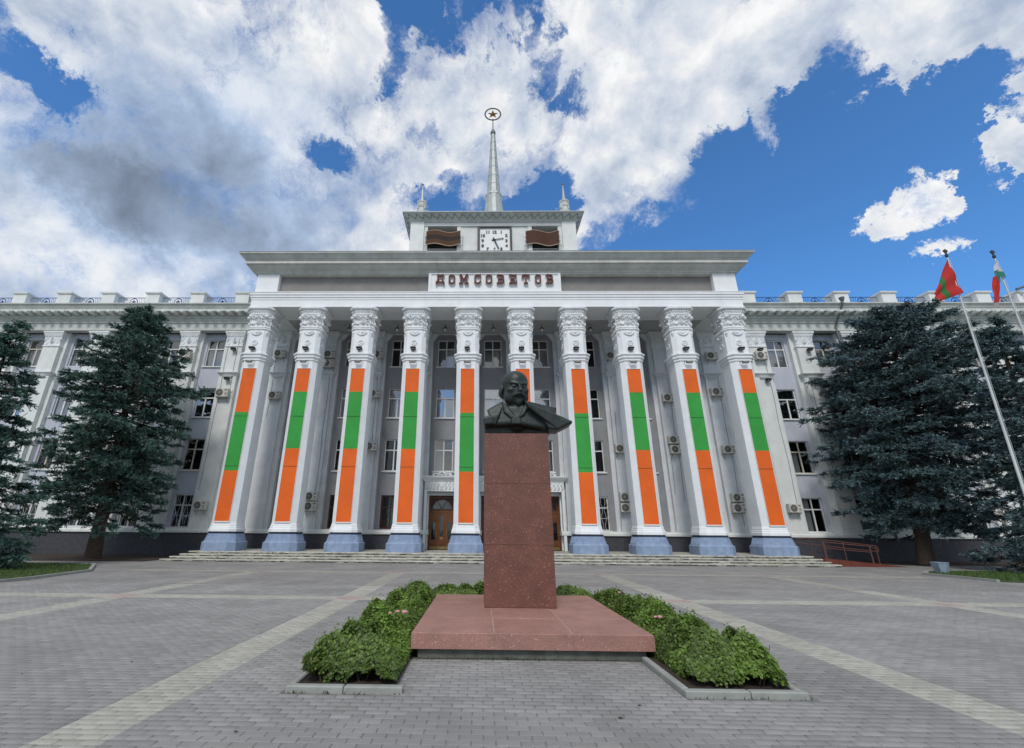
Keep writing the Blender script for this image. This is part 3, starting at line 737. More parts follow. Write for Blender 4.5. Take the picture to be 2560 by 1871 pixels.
# --- columns
CY = YF+.705
def sec(h, z): return octo(0, CY, h, .235*h/.705, z)
shaft = MB().loft([sec(h, z) for h, z in ((.80,1.47),(.80,1.62),(.765,1.66),(.765,1.72),(.74,1.76),(.74,1.82),(.705,1.95),(.705,11.70))]).mesh('column', WHITE)
cbase = MB().loft([sec(h, z) for h, z in ((.97,LAND),(.97,.90),(.95,.93),(.90,.96),(.86,1.06),(.82,1.2),(.785,1.33),(.785,1.36))])
for f_ in range(8):           # reeding on the cavetto
    P0 = sec(.87, 1.0); P1 = sec(.79, 1.33); a0, b0 = Vector(P0[f_]), Vector(P0[(f_+1) % 8]); a1, b1 = Vector(P1[f_]), Vector(P1[(f_+1) % 8])
    n_ = max(3, int((b0-a0).length/.09))
    for i in range(n_):
        t = (i+.5)/n_; cbase.tube([a0.lerp(b0, t), a1.lerp(b1, t)], [.03, .018], 4)
cbase = cbase.mesh('column_base', BLUE)
groove = MB().loft([sec(h, z) for h, z in ((.75,1.361),(.75,1.40),(.79,1.405),(.79,1.43),(.755,1.435),(.755,1.469))]).mesh('base_groove', mat('base_groove_paint', (.04,.055,.09), bump=0))
neck = MB().loft([sec(h, z) for h, z in ((.705,11.70),(.76,11.72),(.76,11.80),(.725,11.82),(.82,11.90),(.82,12.00),(.77,12.02),(.87,12.10),(.87,12.19),(.76,12.25),(.705,12.27),(.705,13.84))])
neckm = neck.mesh('column_neck', WHITE)
cp = MB().loft([sec(h, z) for h, z in ((.705,13.84),(.75,13.86),(.75,13.93),(.72,13.97),(.76,14.0),(.76,14.06),(.70,14.1),(.71,14.5),(.75,14.8),(.80,14.98),(.80,15.05),(.80,15.20),(.90,15.23),(.96,15.29),(.96,15.41),(.91,15.457))])
def facepts(f_, h, z, n_):
    P = sec(h, z); a, b = Vector(P[f_]), Vector(P[(f_+1) % 8]); return [a.lerp(b, (i+.5)/n_) for i in range(n_)], (b-a).normalized()
for f_ in range(8):
    main = f_ % 2 == 0
    for h, z, r, stp in ((.83, 15.12, .062, .17), (.75, 13.90, .045, .12), (.80, 14.93, .04, .12)):
        P = sec(h, z); n_ = max(2, round((Vector(P[f_])-Vector(P[(f_+1) % 8])).length/stp))
        for p in facepts(f_, h, z, n_)[0]: cp.ball(p, r, r, r*1.2, 6, 4)
    # corner volutes
    c0 = Vector(sec(.80, 14.76)[f_]); cp.ball(c0, .11, .11, .12, 7, 5)
    c0 = Vector(sec(.74, 14.32)[f_]); cp.ball(c0, .06, .06, .12, 6, 4)
    ctr = facepts(f_, .72, 14.5, 1)[0][0]; ex = facepts(f_, .72, 14.5, 1)[1]; nn = Vector((ex.y, -ex.x, 0)); ez = Vector((0, 0, 1))
    if main:
        # ear-of-grain shield with slanted ribs, scrolls and stars
        for i in range(7): 
            w = .11-.045*abs(i-3)/3
            cp.tube([ctr+ex*(-w)+ez*(-.27+.085*i)+nn*.08, ctr+nn*.13+ez*(-.235+.085*i), ctr+ex*w+ez*(-.20+.085*i)+nn*.08], .026, 4)
        cp.ring(ctr+nn*.06+ez*.04, ex, ez, .22, .038, 16, 4, 10, 170); cp.ring(ctr+nn*.04-ez*.02, ex, ez, .21, .032, 12, 4, 200, 340)
        for sx in (-1, 1):
            cp.ring(ctr+ex*sx*.33+nn*.08+ez*.22, ex, ez, .10, .042, 10, 4)
            cp.ring(ctr+ex*sx*.34+nn*.05-ez*.16, ex, ez, .12, .04, 10, 4, 90-sx*100, 270-sx*60)
            cp.ball(ctr+ex*sx*.30+nn*.03-ez*.26, .09, .05, .05, 6, 4)
        # swag and medallion on the neck
        c2 = Vector((ctr.x, ctr.y, 13.80)); off = nn*.0
        cp.ring(c2+nn*.01, ex, ez, .33, .06, 14, 5, 205, 335); cp.ring(c2+off, ex, ez, .20, .03, 12, 4, 200, 340)
        cp.ball(c2-ez*.12, .05, .05, .04, 6, 4)
        c3 = Vector((ctr.x, ctr.y, 12.93))-nn*.01
        cp.ring(c3+nn*.01, ex, ez, .16, .034, 18, 5)
        v = [(c3+ex*math.cos(R(90+i*36))*(.085 if i % 2 == 0 else .04)+ez*math.sin(R(90+i*36))*(.085 if i % 2 == 0 else .04)+nn*.015) for i in range(10)]
        cp.add([c3+nn*.04]+v, [(0, 1+i, 1+(i+1) % 10) for i in range(10)])
    else:
        c2 = Vector((ctr.x, ctr.y, 13.66)); cp.ball(c2, .09, .09, .13, 7, 5); cp.ball(c2-ez*.16, .05, .05, .06, 6, 4)
        for i in range(3): cp.ball(ctr+ez*(.22-.2*i)+nn*.0, .075, .075, .09, 6, 4)
capm = cp.mesh('column_capital', CAPM)
for x in colx:
    o = link('column', shaft, B, (x, 0, 0))
    link('column_base', cbase, o); link('base_groove', groove, o); link('column_neck', neckm, o); link('column_capital', capm, o)

# --- portico ceiling rosettes and pendant lamps
ros = MB().ring((0,0,15.505), (1,0,0), (0,1,0), .42, .03, 24, 4).ring((0,0,15.505), (1,0,0), (0,1,0), .16, .025, 14, 4).mesh('ceiling_rosette', SOFFIT)
lampn = ['lamp between the %s and %s columns' % (ORD[i], ORD[i+1]) for i in range(9)]
lp = empty('ceiling_lamp', (0, 0, 0), None, 'lamp', 'pendant lamps under the portico ceiling')
MB().tube([(0,0,0),(0,0,-.22)], .015, 5).build('lamp_rod', DARKM, lp)
MB().lathe((0,0,0), ((.03,-.2),(.14,-.3),(.15,-.32),(.10,-.31)), 12).build('lamp_cap', DARKM, lp, smooth=True)
MB().ball((0,0,-.42), .10, .10, .12, 10, 7).build('lamp_globe', LAMPW, lp, smooth=True)
for i in range(9):
    x = (colx[i]+colx[i+1])/2
    link('ceiling_rosette', ros, B, (x, 28.8, 0))
    o = lp if i == 0 else copy_tree(lp); o.location = (x, 28.8, 15.5)
    o['label'] = 'globe ceiling lamp between the %s and %s columns from the left' % (ORD[i], ORD[i+1])

# --- doors and surrounds
for b in (-1, 0, 1):
    xc = AX+SPC*b; D0 = YW+.08
    fr = MB(); fr.box(xc-.86, xc-.78, D0, D0+.12, LAND, 3.74); fr.box(xc+.78, xc+.86, D0, D0+.12, LAND, 3.74); fr.box(xc-.78, xc+.78, D0, D0+.12, 3.66, 3.74); fr.box(xc-.78, xc+.78, D0, D0+.12, 2.72, 2.84)
    do = fr.build('entrance_door', WOOD, B)
    # transom panel with arched glass
    tp = MB()
    arc = [(xc+.62*math.cos(R(a)), 2.95+.58*math.sin(R(a))) for a in range(0, 181, 15)]
    rectp = [(xc+.78, 2.84), (xc+.78, 3.66), (xc-.78, 3.66), (xc-.78, 2.84)]
    outer = [(xc+.78, 2.95)]+[(xc+.78*min(1, max(-1, math.cos(R(a))*1.5)), min(3.66, 2.95+1.0*math.sin(R(a)))) for a in range(15, 166, 15)]+[(xc-.78, 2.95)]
    n_ = len(arc)
    tp.add([(p[0], D0+.03, p[1]) for p in arc]+[(p[0], D0+.03, p[1]) for p in outer], [(i, i+1, n_+i+1, n_+i) for i in range(n_-1)])
    tp.box(xc-.78, xc+.78, D0+.02, D0+.06, 2.84, 2.948)
    for a in (60, 120): tp.tube([(xc, D0+.02, 2.95), (xc+.6*math.cos(R(a)), D0+.02, 2.95+.56*math.sin(R(a)))], .02, 4)
    tp.build('transom_panel', WOODD, do)
    MB().ext([(p[0], p[1]) for p in arc], D0+.05, D0+.055).build('transom_glass', GLASS[0], do)
    for k_, (xa, xb) in enumerate(((xc-.775, xc-.29), (xc-.285, xc+.285), (xc+.29, xc+.775))):
        lf = MB(); w = xb-xa; c_ = (xa+xb)/2; gh = .10 if k_ == 1 else .13; g0, g1 = (1.25, 2.55) if k_ == 1 else (1.05, 2.15)
        lf.box(xa, c_-gh, D0+.02, D0+.07, LAND+.18, 2.715); lf.box(c_+gh, xb, D0+.02, D0+.07, LAND+.18, 2.715)
        lf.box(c_-gh, c_+gh, D0+.02, D0+.07, LAND+.18, g0); lf.box(c_-gh, c_+gh, D0+.02, D0+.07, g1, 2.715)
        for (za, zb) in ((LAND+.25, g0-.12), (g1+.08, 2.66)):
            if zb-za > .15: lf.box(xa+.07, xb-.07, D0+.005, D0+.02, za, zb)
        d = lf.build('door_leaf', WOOD, do)
        MB().box(c_-gh, c_+gh, D0+.04, D0+.045, g0, g1).build('door_glass', GLASS[0], do)
        MB().box(xa+.01, xb-.01, D0+.005, D0+.06, LAND+.01, LAND+.178).build('kick_plate', BRASS, do)
        if k_ == 1: MB().box(c_-.1, c_+.1, D0-.01, D0+.018, 1.08, 1.18).build('letter_plate', BRASS, do)
        if k_ != 1: MB().tube([(c_+(.19 if k_ == 0 else -.19), D0-.03, 1.35), (c_+(.19 if k_ == 0 else -.19), D0-.03, 1.75)], .015, 5).build('door_handle', BRASS, do)
    MB().box(xc-.9, xc+.9, YW+.33, YW+.36, LAND, 3.8).build('door_backing', ROOM, do)
    # surround
    su = MB()
    su.box(xc-1.12, xc-.94, YP-.1, YW+.002, LAND, 4.02); su.box(xc+.94, xc+1.12, YP-.1, YW+.002, LAND, 4.02)
    su.box(xc-.94, xc-.86, YB+.06, YW+.1, LAND, 3.79); su.box(xc+.86, xc+.94, YB+.06, YW+.1, LAND, 3.79)
    su.box(xc-.94, xc+.94, YB+.06, YW+.1, 3.79, 4.02)
    su.box(xc-1.12, xc+1.12, YP-.05, YW+.003, 4.02, 4.70)
    su.box(xc-1.16, xc+1.16, YP-.1, YW+.001, 4.02, 4.07)
    su.loft([rect(xc-1.16-a, xc+1.16+a, YP-.08-a, YW, z) for a, z in ((0, 4.66), (.03, 4.7), (.03, 4.74), (.1, 4.78), (.1, 4.84), (.18, 4.87), (.22, 4.95), (.22, 5.0), (.0, 5.02))])
    so = su.build('door_surround', WHITE, B)
    ri = MB()
    for i in range(9):
        x = xc-.96+1.92*i/8
        if abs(x-xc) < .15: continue
        s_ = 1 if x > xc else -1
        ri.tube([(x, YP-.08, 4.14), (x+.06*s_, YP-.1, 4.32), (x-.02*s_, YP-.11, 4.48), (x+.1*s_, YP-.08, 4.62)], [.05, .065, .05, .02], 5)
        ri.ball((x+.08*s_, YP-.07, 4.2), .05, .04, .06, 6, 4)
    ri.box(xc-.14, xc+.14, YP-.13, YP-.052, 4.12, 4.62); ri.ball((xc, YP-.13, 4.37), .1, .05, .16, 8, 5)
    ri.tube([(xc-.62, YP-.12, 5.05), (xc-.5, YP-.12, 5.16), (xc-.3, YP-.12, 5.14), (xc, YP-.12, 5.26), (xc+.3, YP-.12, 5.14), (xc+.5, YP-.12, 5.16), (xc+.62, YP-.12, 5.05)], .045, 5)
    for s_ in (-1, 1): ri.ring((xc+s_*.55, YP-.12, 5.1), (1,0,0), (0,0,1), .07, .03, 10, 4); ri.tube([(xc+s_*.3, YP-.12, 5.04), (xc+s_*.12, YP-.12, 5.14), (xc, YP-.12, 5.06)], .03, 4)
    ri.build('relief_ornament', CAPM, so)
pq = MB().box(-4.22, -4.02, YP-.05, YP-.02, 2.05, 2.85); tag(pq.build('wall_plaque', DARKM), 'narrow dark upright plaque on the wall left of the entrance door', 'plaque')
pq = MB().box(-.09, .09, -.03, 0, 0, .62).build('wall_plaque', DARKM, None, (6.28, YP-.01, 6.55)); tag(pq, 'narrow dark box on the pilaster right of the bust at second storey height', 'box')

# --- tower
TX = .98; TY = 30.3
tw = MB()
x = lambda v: TX+v
for a, b in ((-6.74, -5.62), (5.62, 6.74)): tw.box(x(a), x(b), TY, TY+1.1, 19.3, 25.56)
for a, b in ((-5.62, -5.33), (-2.92, -2.60), (2.85, 3.17), (5.30, 5.62)): tw.box(x(a), x(b), TY+.16, TY+.6, 19.3, 25.2)
for a, b in ((-2.60, -1.26), (1.52, 2.85)): tw.box(x(a), x(b), TY+.24, TY+.6, 19.3, 25.2)
tw.box(x(-1.26), x(1.52), TY+.3, TY+.6, 19.3, 25.2)
tw.box(x(-5.62), x(5.62), TY+.10, TY+1.1, 25.2, 25.56)
for a, b in ((-6.74, -6.4), (6.4, 6.74)):
    tw.box(x(a), x(b), TY+1.1, TY+6.0, 19.3, 25.56)
tw.box(x(-6.4), x(6.4), TY+5.6, TY+6.0, 19.3, 25.56)
two = tw.build('tower_wall', CREAM, B)
MB().box(x(-6.4), x(6.4), TY+2.2, TY+2.4, 19.3, 25.5).build('belfry_back_wall', ROOM, two)
for a, b in ((-2.60, -1.26), (1.52, 2.85)):
    for i in range(8):
        xa = x(a)+(b-a)*i/8; MB().box(xa+.012, xa+(b-a)/8-.012, TY+.21, TY+.239, 22.0, 25.1).build('board', CREAM, two)
MB().loft([rect(x(-6.74)-p, x(6.74)+p, TY-p, TY+6.0+p, z) for p, z in ((-.05,25.50),(.04,25.54),(.04,25.62),(.10,25.64),(.50,25.98),(.56,25.99),(.56,26.0))]).build('tower_cornice', WORN, two)
MB().loft([rect(x(-6.74)-p, x(6.74)+p, TY-p, TY+6.0+p, z) for p, z in ((.62,26.002),(.62,26.10),(.3,26.2))]).build('tower_roof', ROOFM, two)
zg = MB()
def zline(P0, P1, Q0, Q1, n_):    # zigzag between lower edge P0-P1 and upper edge Q0-Q1
    pts = []
    for i in range(n_+1):
        t = i/n_; a = Vector(P0).lerp(Vector(P1), t); b = Vector(Q0).lerp(Vector(Q1), t); pts.append(b.lerp(a, .1) if i % 2 else b.lerp(a, .9))
    for a, b in zip(pts, pts[1:]): zg.tube([a, b], .048, 4)
p0, p1 = .12, .49; z0_, z1_ = 25.655, 25.975
X0, X1 = x(-6.74), x(6.74)
zline((X0-p0, TY-p0-.01, z0_), (X1+p0, TY-p0-.01, z0_), (X0-p1, TY-p1-.01, z1_), (X1+p1, TY-p1-.01, z1_), 46)
zline((X0-p0-.01, TY-p0, z0_), (X0-p0-.01, TY+6, z0_), (X0-p1-.01, TY-p1, z1_), (X0-p1-.01, TY+6, z1_), 20)
zline((X1+p0+.01, TY-p0, z0_), (X1+p0+.01, TY+6, z0_), (X1+p1+.01, TY-p1, z1_), (X1+p1+.01, TY+6, z1_), 20)
zg.build('zigzag_band', ZIG, two)
# belfry bars
for a, b in ((-5.33, -2.92), (3.17, 5.30)):
    br_ = MB(); br_.box(x(a), x(b), TY+.3, TY+.34, 23.1, 23.14)
    n_ = 15
    for i in range(n_): xa = x(a)+.06+(b-a-.12)*i/(n_-1); br_.box(xa-.02, xa+.02, TY+.3, TY+.33, 21.2, 23.1)
    br_.build('belfry_rail', TRIM, two)
# ribbon panels
def ribbon(x0, x1, z0, z1, mats, nm, label):
    r_ = empty(nm, ((x0+x1)/2, TY-.12, (z0+z1)/2), label, 'panel', 'wavy ribbon panels on the clock tower'); n_ = 24; hh = z1-z0
    wav = lambda t: .10*math.sin(2*math.pi*t*1.0+.4)*(1)
    k_ = len(mats); cx, cz = (x0+x1)/2, (z0+z1)/2
    for j, mm in enumerate(mats):
        a, b = z0+hh*j/k_, z0+hh*(j+1)/k_; s_ = MB()
        for i in range(n_):
            t0, t1 = i/n_, (i+1)/n_; w0, w1 = wav(t0), wav(t1); yy0, yy1 = .05*math.cos(t0*9), .05*math.cos(t1*9)
            xa, xb = x0+(x1-x0)*t0-cx, x0+(x1-x0)*t1-cx
            s_.add([(xa,yy0,a+w0-cz),(xb,yy1,a+w1-cz),(xb,yy1,b+w1-cz),(xa,yy0,b+w0-cz),(xa,yy0+.05,a+w0-cz),(xb,yy1+.05,a+w1-cz),(xb,yy1+.05,b+w1-cz),(xa,yy0+.05,b+w0-cz)],
                   [(0,1,2,3),(5,4,7,6),(4,5,1,0),(3,2,6,7)])
        s_.build('ribbon_stripe', mm, r_)
    for zz in (z0, z1):
        MB().tube([(x0+(x1-x0)*i/n_-cx, .05*math.cos(i/n_*9)+.02, zz+wav(i/n_)-cz) for i in range(n_+1)], .035, 5).build('ribbon_edge', RIBE, r_)
    for xx in (x0-.13, x1+.13):
        bk = MB()
        bk.box(xx-.03-cx, xx+.03-cx, .0, .06, -hh/2-.05, hh/2+.05)
        for zz in (-hh/2, -hh/6, hh/6, hh/2): bk.box(min(xx, cx)-cx if xx < cx else xx-.16-cx, (xx+.16-cx) if xx < cx else xx-cx, .01, .05, zz-.02, zz+.02)
        bk.build('ribbon_bracket', CREAM, r_)
ribbon(-4.42, -1.66, 23.27, 24.52, [RIBB, RIBD, RIBB], 'ribbon_panel', 'brown and dark striped wavy metal ribbon left of the tower clock')
ribbon(3.63, 6.28, 23.25, 24.50, [RIBR, RIBR, RIBR], 'ribbon_panel', 'plain red brown wavy metal ribbon right of the tower clock')
# clock
cl = empty('tower_clock', (1.13, TY, 23.72), 'square white clock with black numerals in the middle of the tower', 'clock')
fc = 1.22
f = MB(); f.box(-fc-.16, -fc, -.05, .29, -1.4, 1.34); f.box(fc, fc+.16, -.05, .29, -1.4, 1.34); f.box(-fc, fc, -.05, .29, fc, fc+.12); f.box(-fc, fc, -.05, .29, -1.4, -fc)
f.build('clock_frame', DARKM, cl)
MB().box(-fc, fc, .08, .25, -fc, fc).build('clock_dial', DIALW, cl)
px = 2.44/229
def text_mesh(s_, size, m_, nm):
    c_ = bpy.data.curves.new(nm, 'FONT'); c_.body = s_; c_.size = size; c_.align_x = 'CENTER'; c_.align_y = 'CENTER'; c_.extrude = .01; c_.offset = .02
    o_ = bpy.data.objects.new(nm, c_); COL.objects.link(o_); bpy.context.view_layer.update()
    me = bpy.data.meshes.new_from_object(o_.evaluated_get(bpy.context.evaluated_depsgraph_get())); bpy.data.objects.remove(o_); bpy.data.curves.remove(c_)
    me.materials.clear(); me.materials.append(m_); me.name = nm; return me
nums = {12:(845,1030),1:(897,1030),2:(936,1059),3:(936,1103),4:(936,1145),5:(897,1173),6:(845,1173),7:(793,1173),8:(756,1145),9:(756,1103),10:(756,1060),11:(795,1030)}
for k_, (u, v) in nums.items():
    o = link('clock_numeral', text_mesh(str(k_), .37, DARKM, 'clock_numeral'), cl, ((u-848)*px, .06, (1102-v)*px*1.06)); o.rotation_euler = (R(90), 0, 0)
def hand(dx, dz, w, y_):
    d = Vector((dx, 0, dz)); L = d.length; d.normalize(); n_ = Vector((-d.z, 0, d.x)); h_ = MB()
    for s_ in (-1, 1): 
        a = n_*s_*w; pts = [a-d*.12, a+d*L]; h_.tube([p+Vector((0, y_, 0)) for p in pts], .022, 4)
    h_.tube([n_*-w+d*L+Vector((0, y_, 0)), n_*w+d*L+Vector((0, y_, 0))], .04, 4); h_.tube([Vector((0,y_,0))-d*.2, Vector((0,y_,0))+d*.12], .05, 4); return h_
hand(67*px, 12*px, .04, .03).build('hour_hand', DARKM, cl, (-5*px, 0, 7*px)); hand(33*px, -80*px, .035, .0).build('minute_hand', DARKM, cl, (-5*px, 0, 7*px))
MB().ball((-5*px, .03, 7*px), .09, .05, .09).build('clock_hub', DARKM, cl)
# spire
SPX, SPY = 1.17, 33.3
sp_ = MB(); 
sp_.lathe((SPX, SPY, 0), ((1.25,26.1),(1.1,27.2),(.95,28.4),(.84,29.3),(.76,30.2),(.73,30.5)), 16)
sp_.lathe((SPX, SPY, 0), ((.73,30.5),(.79,30.52),(.79,30.68),(.70,30.74),(.66,30.9)), 8)
spo = sp_.build('spire_base', GUN, B)
sh = MB(); sh.lathe((SPX, SPY, 0), ((.62,30.88),(.19,38.2)), 8); sho = sh.build('spire_shaft', GUN, spo)
sm = MB()
for k_ in range(8):
    a = 2*math.pi*(k_+.5)/8; sm.tube([(SPX+.62*math.cos(a), SPY+.62*math.sin(a), 30.9), (SPX+.19*math.cos(a), SPY+.19*math.sin(a), 38.2)], .018, 4)
for z in np.arange(31.8, 38, 1.05):
    r = .62+(.19-.62)*(z-30.88)/7.32+.008; sm.lathe((SPX, SPY, 0), ((r, z-.015), (r+.008, z), (r, z+.015)), 8)
sm.build('sheet_seam', mat('seam_grey', (.2, .22, .22), bump=0), spo)
MB().lathe((SPX, SPY, 0), ((.19,38.15),(.25,38.2),(.26,38.42),(.2,38.5),(.12,38.75),(.06,38.8)), 12).build('spire_cap', PIPE, spo, smooth=True)
MB().tube([(SPX, SPY, 38.7), (SPX, SPY, 40.2)], .055, 6).build('spire_rod', PIPE, spo)
wr = MB()
for i in range(30):
    a = 2*math.pi*i/30; c_ = (SPX+.77*math.cos(a), SPY, 40.82+.77*math.sin(a)); wr.ball(c_, .085, .06, .085, 6, 4)
wr.ring((SPX, SPY, 40.82), (1,0,0), (0,0,1), .77, .055, 30, 5); wr.build('wreath', mat('wreath_metal', (.07, .075, .055), bump=0), spo)
st_ = star_poly(SPX, 40.80, .58, 0, .4); s3 = MB()
s3.add([(SPX, SPY-.13, 40.80), (SPX, SPY+.13, 40.80)]+[(a, SPY, b) for a, b in st_], [(0, 2+i, 2+(i+1) % 10) for i in range(10)]+[(1, 2+(i+1) % 10, 2+i) for i in range(10)])
s3.build('star', GOLD, spo)
# roof pinnacles
for i, xx in enumerate((-4.98, 6.98)):
    pn = MB(); pn.lathe((xx, 30.65, 0), ((.46,26.15),(.46,26.8),(.36,26.9),(.34,27.1),(.40,27.2),(.40,27.55),(.44,27.6),(.44,27.75),(.2,27.8)), 8)
    for a in (0, 90, 180, 270): pn.ball((xx+.4*math.cos(R(a+45)), 30.65+.4*math.sin(R(a+45)), 26.98), .11, .11, .14, 6, 4)
    po = pn.build('pinnacle', WORN, B)
    MB().lathe((xx, 30.65, 0), ((.16,27.8),(.03,29.55)), 8).build('pinnacle_spike', GUN, po)
    MB().ball((xx, 30.65, 29.65), .085).build('pinnacle_ball', PIPE, po)
for s_ in (-1, 1): MB().tube([(SPX+s_*1.05, TY+.6, 26.15), (SPX+s_*1.05, TY+.6, 26.5), (SPX+s_*1.3, TY+.6, 26.5)], .035, 5).build('roof_vent', PIPE, B)
# downpipes
MB().tube([(26.13, YP-1.0, 17.7), (26.1, YP-1.0, 17.3), (25.9, YP-.35, 16.2), (25.85, YP-.14, 15.8)]+[(25.85, YP-.14, 1.2)], .075, 8).build('downpipe', PIPE, B)
MB().lathe((26.13, YP-1.0, 0), ((.1,17.45),(.18,17.7),(.18,17.76)), 10).build('downpipe_hopper', PIPE, B)
MB().tube([(AX+17.0, YP-.05, 15.4), (AX+17.0, YP-.05, 1.4)], .05, 6).build('downpipe', PIPE, B)
MB().tube([(-24.2, YP-.15, 15.4), (-24.2, YP-.15, .9), (-24.4, YP-.5, .25)], .06, 6).build('downpipe', PIPE, B)

# ================================================================== steps
st = empty('entrance_steps', (0, 0, 0), 'worn pale stone steps running the whole width of the portico', 'steps')
XS = [(-16.66, 18.30), (-16.38, 18.06), (-16.10, 17.88), (-15.82, 17.66)]
rs = LAND/4
for k_ in range(4):
    x0, x1 = XS[k_]; y0 = 24.70+.33*k_; z0, z1 = rs*k_, rs*(k_+1)
    MB().box(x0+.03, x1-.03, y0+.05, 30.0 if k_ == 3 else y0+1.2, z0+.002*(k_ > 0), z1-.045).build('step_core', STEPD, st)
    xa = x0; j = 0
    while xa < x1-.3:
        w = min(rng.uniform(1.0, 1.9), x1-xa); w = x1-xa if x1-xa-w < .5 else w
        dz = rng.uniform(-.006, .004); q = MB(); n_ = 7; g = .008
        # nosing with chipped front edge
        top = []; 
        secs = []
        for i in range(n_+1):
            xx = xa+g+(w-2*g)*i/n_; e = rng.uniform(0, .022) if rng.random() < .6 else rng.uniform(.02, .05)
            ya = y0+e*.6; yb_ = y0+(.40 if k_ < 3 else .62); zt = z1+dz
            secs.append([(xx, ya+.01, z1-.062), (xx, ya, z1-.05), (xx, ya+e*.3, zt-.012-e*.4), (xx, ya+.02, zt), (xx, yb_, zt), (xx, yb_, z1-.062)])
        q.loft(secs); q.build('step_stone', STEP, st); xa += w
land = MB().add([(XS[3][0]+.01, 26.30, LAND-.002), (XS[3][1]-.01, 26.30, LAND-.002), (XS[3][1]-.01, YP, LAND-.002), (XS[3][0]+.01, YP, LAND-.002)], [(0,1,2,3)]).build('landing_paving', STEP, st)
rp = MB()      # irregular rubble edge of the risers
for k_ in range(4):
    x0, x1 = XS[k_]
    for i in range(150):
        xx = rng.uniform(x0+.1, x1-.1); z_ = rs*k_+rng.uniform(.01, .05); w = rng.uniform(.05, .25)
        rp.loft([rect(xx-w, xx+w, 24.70+.33*k_+.035, 24.70+.33*k_+.09, z_-.012), rect(xx-w*.8, xx+w*.7, 24.70+.33*k_+.025, 24.70+.33*k_+.09, z_+.016)])
tag(rp.build('riser_patches', STEP, st), kind='stuff')

# ================================================================== banners on the columns
LONG = {0, 4, 5, 6}
bw = .42
for i, xx in enumerate(colx):
    lo = i in LONG; g0, g1 = (4.82, 8.32) if lo else (6.12, 9.64)
    bo = empty('banner', (xx, YF, 2.0), ('orange and green banner with tall top band' if lo else 'orange and green banner with short top band')+', %s column from the left' % ORD[i], 'banner', 'banners hung on the portico columns')
    for a, b, mm, nm in ((2.02, g0, ORANGE, 'orange_panel'), (g0, g1, GREEN, 'green_panel'), (g1, 11.15, ORANGE, 'orange_panel')):
        n_ = max(2, int((b-a)/.16)); q = MB(); v = []; nx_ = 8; ph_ = rng.uniform(0, 6)
        for r_ in range(n_+1):
            for c_ in range(nx_+1): zz_ = a+(b-a)*r_/n_; v.append((-bw+2*bw*c_/nx_, -.035+.006*math.sin(zz_*2.1+ph_+c_*.5)+.004*math.sin(zz_*7+c_*1.3)+rng.uniform(-.0015, .0015), zz_-2.0))
        m4 = nx_+1; q.add(v, [(r_*m4+c_, r_*m4+c_+1, (r_+1)*m4+c_+1, (r_+1)*m4+c_) for r_ in range(n_) for c_ in range(nx_)])
        q.build(nm, mm, bo, smooth=True)
    fr = MB()
    for z in (5.08, 8.08): fr.tube([(-bw-.04, -.05, z-2), (bw+.04, -.05, z-2)], .010, 4)
    fr.build('banner_rope', mat('banner_rope', (.05, .12, .05), bump=0) , bo)
    fr = MB(); fr.box(-bw-.03, bw+.03, -.07, -.002, -.05, .018); fr.box(-bw-.022, -bw, -.06, -.002, .02, 9.15); fr.box(bw, bw+.022, -.06, -.002, .02, 9.15); fr.box(-bw-.022, bw+.022, -.06, -.002, 9.151, 9.18)
    fr.build('banner_frame', TRIM, bo)
# floodlights on the columns
fu = empty('floodlight', (0,0,0), None, 'floodlight', 'floodlights above the column collars')
MB().loft([rect(-.17,.17,-.22,.0,.03), rect(-.2,.2,-.30,.02,.2), rect(-.2,.2,-.27,.02,.23)]).build('lamp_housing', DARKM, fu)
MB().box(-.14, .14, -.235, -.226, .05, .10).build('lamp_lens', LAMPW, fu)
MB().tube([(0, -.1, .05), (0, -.05, -.08), (0, .1, -.08)], .02, 4).build('lamp_bracket', DARKM, fu)
fd = empty('wall_light', (0,0,0), None, 'wall light', 'bracket lights below the column collars')
MB().tube([(-.19, 0, .1), (-.19, -.25, .08), (-.19, -.3, -.08), (.19, -.3, -.08), (.19, -.25, .08), (.19, 0, .1)], .02, 4).build('lamp_bracket', DARKM, fd)
MB().box(-.16, .16, -.30, -.16, -.06, .05).build('lamp_housing', mat('lamp_grey', (.2, .2, .19), bump=0), fd)
MB().box(-.14, .14, -.29, -.17, -.075, -.061).build('lamp_lens', LAMPW, fd)
for i, xx in enumerate(colx):
    o = fu if i == 0 else copy_tree(fu); o.scale = (.85,)*3; o.location = (xx-.04, YF-.06, 12.37); o['label'] = 'black floodlight above the collar of the %s column from the left' % ORD[i]
    o = fd if i == 0 else copy_tree(fd); o.location = (xx-.02, YF-.0, 11.56); o['label'] = 'small grey bracket light under the collar of the %s column from the left' % ORD[i]
for x_, z_, lb in ((-18.05, 13.88, 'black spotlight under the capital of the wing pilaster left of the portico'), (-18.1, 11.6, 'black spotlight under the ledge of the wing pilaster left of the portico'),
                   (20.0, 13.88, 'black spotlight under the capital of the wing pilaster right of the portico'), (20.1, 11.6, 'black spotlight under the ledge of the first wing pilaster right of the portico'),
                   (23.5, 13.88, 'black spotlight under the capital of the second pilaster right of the portico'), (23.6, 11.6, 'black spotlight under the ledge of the second pilaster right of the portico')):
    o = copy_tree(fu); o.location = (x_, YP-.12, z_); o['label'] = lb; o['group'] = 'spotlights on the wing pilasters'

